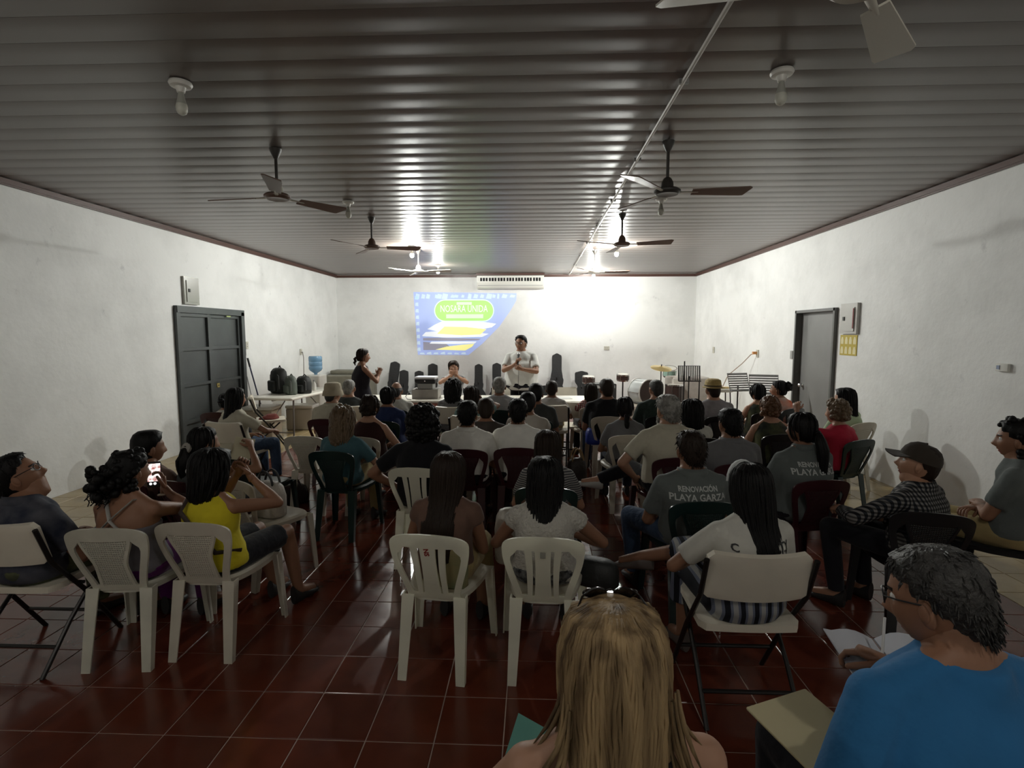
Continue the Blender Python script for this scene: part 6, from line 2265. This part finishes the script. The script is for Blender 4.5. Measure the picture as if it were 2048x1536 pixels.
def stand_legs(mb, z, r=0.22, n=3, rot=0.3):
    for k in range(n):
        a = rot + 2 * PI * k / n
        mb.tube([(0, 0, z), (r * math.cos(a), r * math.sin(a), 0.012)], 0.010, 6)


cy = thing('cymbal_stand', 'large brass cymbal tilted on a dark stand', 'cymbal', (2.50, 10.6, 0))
Rc = Matrix.Rotation(math.radians(14), 3, 'X') @ Matrix.Rotation(math.radians(4), 3, 'Y')
MB().lathe([(0.012, 0.035), (0.03, 0.032), (0.045, 0.018), (0.12, 0.010), (0.205, -0.006), (0.207, -0.009), (0.12, 0.006), (0.045, 0.013), (0.012, 0.03)], c=(0, 0, 1.10), n=32, rot=Rc, cap=False).build('cymbal_plate', M_CYM, cy)
MB().lathe([(0.010, 0.02), (0.010, 0.07), (0.003, 0.075)], c=(0, 0, 1.10), n=10, rot=Rc).build('wing_nut', M_BLACK, cy)
m_ = MB().tube([(0, 0, 0.25), (0, 0, 1.11)], 0.011, 8)
stand_legs(m_, 0.42, 0.28)
m_.build('stand', M_BLACKMETAL, cy)


def drum(name, label, loc, r, h, rot, m_shell, legs=None, front=None):
    t_ = thing(name, label, 'drum', loc)
    MB().lathe([(r * 0.98, -h / 2), (r, -h / 2), (r, h / 2), (r * 0.98, h / 2)], n=28, rot=rot).build('shell', m_shell, t_)
    for sg in (-1, 1):
        MB().lathe([(r * 0.99, sg * h / 2 - 0.015), (r * 1.05, sg * h / 2 - 0.015), (r * 1.05, sg * h / 2 + 0.012), (r * 0.97, sg * h / 2 + 0.012), (r * 0.99, sg * h / 2 - 0.015)], n=28, rot=rot, cap=False).build('rim', M_CHROME if front is None else M_PANEL2, t_)
        MB().lathe([(r * 0.96, sg * (h / 2 + 0.004)), (0.002, sg * (h / 2 + 0.006))], n=28, rot=rot, cap=False).build('drum_head', (front if (sg > 0 and front) else M_SKIN), t_)
    for k in range(6):
        a = 2 * PI * k / 6
        p0 = rot @ Vector((r * 1.04 * math.cos(a), r * 1.04 * math.sin(a), -h / 2))
        p1 = rot @ Vector((r * 1.04 * math.cos(a), r * 1.04 * math.sin(a), h / 2))
        MB().tube([p0, p1], 0.006, 5).build('tension_rod', M_CHROME, t_)
    if legs:
        legs(t_)
    return t_


def tom_legs(z):
    def f(t_):
        m = MB().tube([(0, 0, -0.08), (0, 0, -z + 0.25)], 0.014, 8)
        for k in range(3):
            a = 0.5 + 2 * PI * k / 3
            m.tube([(0, 0, -z + 0.4), (0.24 * math.cos(a), 0.24 * math.sin(a), -z + 0.012)], 0.010, 6)
        m.build('stand', M_BLACKMETAL, t_)
    return f


I3 = Matrix.Identity(3)
drum('snare_drum', 'small red-brown snare drum with a white head on a stand', (1.76, 10.6, 0.915), 0.115, 0.11, Matrix.Rotation(0.12, 3, 'X'), M_SHELL, tom_legs(0.915))
drum('snare_drum', 'drum with a white head half hidden by the man in black', (1.12, 10.9, 0.84), 0.12, 0.12, Matrix.Rotation(0.1, 3, 'X'), M_SHELL, tom_legs(0.84))


def bd_legs(t_):
    m = MB()
    for sx in (-1, 1):
        m.tube([(sx * 0.20, 0.05, -0.1), (sx * 0.27, 0.1, -0.245)], 0.010, 6)
    m.build('spur', M_CHROME, t_)


drum('bass_drum', 'silver-rimmed bass drum with a dark front head', (2.22, 10.9, 0.60), 0.25, 0.32, Matrix.Rotation(PI / 2, 3, 'X') @ Matrix.Identity(3) if False else (Matrix.Rotation(0.55, 3, 'Z') @ Matrix.Rotation(PI / 2, 3, 'X')), mat('silver_shell', (0.45, 0.47, 0.46), 0.3), bd_legs, front=mat('dark_head', (0.05, 0.035, 0.03), 0.4))
# the bass drum stands on a low riser
rs = MB().rbox((0, 0, 0.175), (1.2, 0.8, 0.35), 0.02).build('drum_riser', mat('riser_pale', (0.45, 0.40, 0.33), 0.6))
rs.location = (2.35, 10.95, 0)
tag(rs, 'low pale platform under the bass drum', 'platform')
drum('tom_drum', 'pale green tom drum behind the cymbal', (2.82, 11.2, 0.98), 0.13, 0.16, Matrix.Rotation(0.35, 3, 'X'), mat('green_shell', (0.28, 0.42, 0.35), 0.3), tom_legs(0.98))
drum('floor_tom', 'dark floor tom right of the cymbal stand', (2.72, 10.4, 0.62), 0.17, 0.34, I3, M_SHELL, tom_legs(0.62))
ms_ = MB().tube([(0, 0, 0.2), (0, 0, 1.28)], 0.012, 8)
stand_legs(ms_, 0.30, 0.25)
o = ms_.build('microphone_stand', M_BLACKMETAL)
o.location = (2.70, 9.7, 0)
tag(o, 'tall thin black microphone stand in front of the music stand', 'stand')
o = MB().tube([(0, 0, 0.5), (0, 0, 0.98)], [0.014, 0.010], 8)
stand_legs(o, 0.55, 0.22)
o = o.build('instrument_stand', M_BLACKMETAL)
o.location = (2.88, 9.4, 0)
tag(o, 'short black forked stand right of the thin microphone stand', 'stand')


def music_stand(label, loc, rz, m, tilt, w=0.46, h=0.30, z=1.0, horiz=False):
    t_ = thing('music_stand', label, 'music stand', loc, rz, 'music stands')
    R = Matrix.Rotation(tilt, 3, 'X')
    fr = MB()
    Z = Vector((0, 0, z))
    def P(a, b, c=0.0):
        return tuple(R @ Vector((a, c, b)) + Z)
    fr.tube([P(-w / 2, -h / 2), P(-w / 2, h / 2), P(w / 2, h / 2), P(w / 2, -h / 2), P(-w / 2, -h / 2)], 0.007, 6)
    fr.build('desk_frame', m, t_)
    n = 12 if not horiz else 8
    for k in range(n):
        b_ = MB()
        if horiz:
            zz = -h / 2 + h * (k + 0.5) / n
            b_.add([P(-w / 2, zz - h / n * .28, -.003), P(w / 2, zz - h / n * .28, -.003), P(w / 2, zz + h / n * .28, -.003), P(-w / 2, zz + h / n * .28, -.003),
                    P(-w / 2, zz - h / n * .28, .003), P(w / 2, zz - h / n * .28, .003), P(w / 2, zz + h / n * .28, .003), P(-w / 2, zz + h / n * .28, .003)],
                   [(3, 2, 1, 0), (4, 5, 6, 7), (0, 1, 5, 4), (1, 2, 6, 5), (2, 3, 7, 6), (3, 0, 4, 7)])
        else:
            xx = -w / 2 + w * (k + 0.5) / n
            b_.add([P(xx - w / n * .28, -h / 2, -.003), P(xx + w / n * .28, -h / 2, -.003), P(xx + w / n * .28, h / 2, -.003), P(xx - w / n * .28, h / 2, -.003),
                    P(xx - w / n * .28, -h / 2, .003), P(xx + w / n * .28, -h / 2, .003), P(xx + w / n * .28, h / 2, .003), P(xx - w / n * .28, h / 2, .003)],
                   [(3, 2, 1, 0), (4, 5, 6, 7), (0, 1, 5, 4), (1, 2, 6, 5), (2, 3, 7, 6), (3, 0, 4, 7)])
        b_.build('slat', m, t_, smooth=False)
    MB().rbox(tuple(R @ Vector((0, -0.02, -h / 2)) + Z), (w, 0.06, 0.02), 0.005).build('ledge', m, t_)
    q = MB().tube([(0, 0.01, 0.25), (0, 0.01, z - 0.05)], 0.012, 8)
    stand_legs(q, 0.33, 0.25)
    q.build('stand', M_BLACKMETAL, t_)
    return t_


M_MS = mat('stand_grey', (0.22, 0.22, 0.22), 0.45)
music_stand('dark music stand with upright slats near the back right corner', (2.86, 9.95, 0), 0.0, M_BLACKMETAL, -0.15, z=1.04, w=0.40, h=0.28)
music_stand('grey music stand with a left-leaning slatted desk on the right', (3.36, 8.9, 0), 0.25, M_MS, -0.35, z=0.98, w=0.36, h=0.30, horiz=True)
music_stand('grey music stand with the widest slatted desk before the door', (3.60, 8.5, 0), -0.25, M_MS, -0.45, z=0.98, w=0.42, h=0.32, horiz=True)
sp_ = thing('loudspeaker_cover', 'pale covered box behind the thin microphone stand', 'box', (3.05, 10.75, 0), 0.1)
MB().rbox((0, 0, 0.46), (0.75, 0.5, 0.92), 0.05).build('cover', cloth('pale_cover', (0.48, 0.44, 0.40)), sp_)
xy = thing('xylophone', 'small keyboard instrument with golden bars by the pale covered box', 'instrument', (3.30, 9.55, 0), 0.1)
MB().rbox((0, 0, 0.78), (0.34, 0.26, 0.06), 0.02).build('tray', M_WHITE_PL, xy)
for k in range(6):
    MB().box((-0.13 + k * 0.052, 0, 0.825), (0.036, 0.22 - 0.015 * k, 0.02)).build('bar', M_CYM, xy, smooth=False)
q = MB()
for sx in (-1, 1):
    for sy in (-1, 1):
        q.tube([(sx * 0.13, sy * 0.09, 0.76), (sx * 0.17, sy * 0.12, 0.0)], 0.010, 6)
q.build('stand', M_BLACKMETAL, xy)

# ------------------------------------------------------------------ projected picture: the projector's light put into glowing panes on the back wall
pic = thing('projected_picture', 'projected slide on the back wall with a green pill reading NOSARA UNIDA', 'projection', (0, YB, 0))
PY = -0.004


def pane(name, poly, m, depth):
    return MB().prism(poly, PY - depth, PY - depth + 0.0015, axis='Y').build(name, m, pic, smooth=False)


def pm(name, col, em, e):
    return mat('projected_' + name, col, 0.7, emit=em, estr=e)


K = 0.16
blue_ = mat('projected_sky', (0.50, 0.58, 0.78), 0.7, emit=(0.22, 0.34, 0.90), estr=0.42)
pane('sky', [(-3.066, 1.205), (-1.72, 1.20), (-1.35, 1.50), (-0.90, 1.95), (-0.62, 2.35), (-0.46, 2.62), (-0.451, 2.81), (-3.159, 2.85)], blue_, 0.0)  # slanted side: shadow across the beam put into the outline
wt = pm('white', (0.72, 0.72, 0.72), (0.85, 0.93, 1.0), 0.55)
yl = pm('yellow', (0.72, 0.70, 0.35), (0.95, 0.88, 0.25), 0.60)
gy = pm('grey_hill', (0.42, 0.42, 0.50), (0.3, 0.3, 0.45), 0.2)
gn = pm('green', (0.40, 0.72, 0.25), (0.30, 0.90, 0.10), 0.70)
pg = pm('rim', (0.65, 0.75, 0.70), (0.6, 0.95, 0.75), 0.6)
sk = [(-2.80, 1.88), (-2.62, 1.84), (-2.2, 1.80), (-1.6, 1.84), (-1.1, 1.93), (-0.98, 2.02), (-1.25, 2.06), (-1.9, 2.10), (-2.4, 2.09), (-2.6, 2.00)]
pane('cloud', sk, wt, 0.002)
pane('cloud', [(-2.95, 1.70), (-2.3, 1.66), (-1.35, 1.68), (-1.18, 1.76), (-1.7, 1.80), (-2.4, 1.84), (-2.85, 1.80)], wt, 0.002)
pane('sunlight', [(-2.55, 1.76), (-1.9, 1.72), (-1.4, 1.74), (-1.24, 1.88), (-1.8, 1.94), (-2.35, 1.95)], yl, 0.004)
pane('hill', [(-2.92, 1.58), (-2.0, 1.57), (-1.45, 1.59), (-1.38, 1.63), (-1.95, 1.645), (-2.5, 1.66), (-2.92, 1.65)], gy, 0.004)
pane('sunlight', [(-2.6, 1.34), (-1.8, 1.32), (-1.62, 1.42), (-1.56, 1.50), (-1.9, 1.47), (-2.3, 1.42)], yl, 0.004)
pane('cloud', [(-2.75, 1.50), (-2.1, 1.49), (-1.55, 1.51), (-1.50, 1.555), (-2.1, 1.56), (-2.7, 1.55)], wt, 0.004)
pane('sand', [(-2.92, 1.33), (-2.55, 1.33), (-2.2, 1.42), (-2.3, 1.49), (-2.92, 1.55)], gy, 0.003)
rg = random.Random(11)


def pill(x0, x1, z0, z1):
    r = (z1 - z0) / 2
    zc = (z0 + z1) / 2
    return [(x1 - r + r * math.cos(a), zc + r * math.sin(a)) for a in [-PI / 2 + PI * k / 14 for k in range(15)]] + [(x0 + r + r * math.cos(a), zc + r * math.sin(a)) for a in [PI / 2 + PI * k / 14 for k in range(15)]]


pane('pill_rim', pill(-2.615, -1.035, 2.075, 2.655), pg, 0.006)
pane('pill', pill(-2.59, -1.06, 2.10, 2.63), gn, 0.008)
tw = pm('text', (0.7, 0.74, 0.7), (0.85, 1.0, 0.9), 0.55)
Mt = lambda x, z: Matrix.Translation((x, PY - 0.011, z)) @ Matrix.Rotation(PI / 2, 4, 'X')
text_obj('NOSARA UNIDA', 0.235, 'lettering', tw, pic, Mt(-1.83, 2.405), (0.72, 1.1))
pane('lettering_line', [(-2.02, 2.515), (-1.62, 2.515), (-1.62, 2.59), (-2.02, 2.59)], pm('soft_text', (0.6, 0.74, 0.55), (0.6, 0.98, 0.55), 0.55), 0.010)
pane('lettering_line', [(-2.30, 2.165), (-1.32, 2.165), (-1.32, 2.27), (-2.30, 2.27)], pm('soft_text', (0.6, 0.74, 0.55), (0.6, 0.98, 0.55), 0.55), 0.010)
lb = pm('light_flecks', (0.6, 0.68, 0.78), (0.5, 0.7, 1.0), 0.42)
for k in range(17):
    x = -3.05 + 2.45 * k / 16 + rg.uniform(-0.05, 0.05)
    wv, hv = rg.uniform(0.03, 0.09), rg.uniform(0.03, 0.07)
    pane('fleck', [(x - wv, 2.74 - hv), (x + wv * 0.6, 2.73 - hv), (x + wv, 2.74 + hv * 0.7), (x - wv * 0.5, 2.75 + hv)], lb, 0.002)
for k in range(9):
    z = 1.35 + 1.35 * k / 8
    x = -3.085 - 0.055 * (z - 1.2) / 1.6 + 0.05
    pane('fleck', [(x - 0.04, z - 0.04), (x + 0.05, z - 0.05), (x + 0.045, z + 0.05), (x - 0.03, z + 0.04)], lb, 0.002)
for k in range(7):
    x = -2.95 + 1.1 * k / 6
    pane('fleck', [(x - 0.07, 1.22), (x + 0.07, 1.215), (x + 0.05, 1.25 + rg.uniform(0, .04)), (x - 0.05, 1.26)], lb, 0.002)

# red letters on one of the slatted chairs, a grey stamp on the other
def chair_mark(root, txt, size, m, t, x0, ang, name):
    me = text_mesh(txt, size, extrude=0.0006, offset=0.0015)
    vs = []
    ca, sa = math.cos(ang), math.sin(ang)
    mb = MB()
    for v in me.vertices:
        px, pz = v.co.x * ca - v.co.y * sa, v.co.x * sa + v.co.y * ca
        # seen from behind: right in the picture is +x of the chair
        p = back_pt(x0 + px, t + pz / (BZ1 - BZ0), -0.0075)
        mb.v.append((p.x, p.y - 0.0006 + (0.0004 if v.co.z > 0 else 0), p.z))
    for p in me.polygons:
        mb.f.append(tuple(p.vertices))
        mb.mi.append(0)
    bpy.data.meshes.remove(me)
    mb.build(name, m, root, smooth=False)


chair_mark(CH_LH, 'NS', 0.034, mat('red_paint', (0.25, 0.03, 0.025), 0.6), 0.74, -0.005, -PI / 2 + 0.1, 'painted_letters')
mb_ = MB()
p = back_pt(0.0, 0.75, -0.0085)
mb_.rbox((p.x, p.y, p.z), (0.026, 0.002, 0.036), 0.0009)
mb_.build('stamp', mat('stamp_grey', (0.26, 0.25, 0.21), 0.6), CH_LC)

bpy.data.collections.remove(scratch)
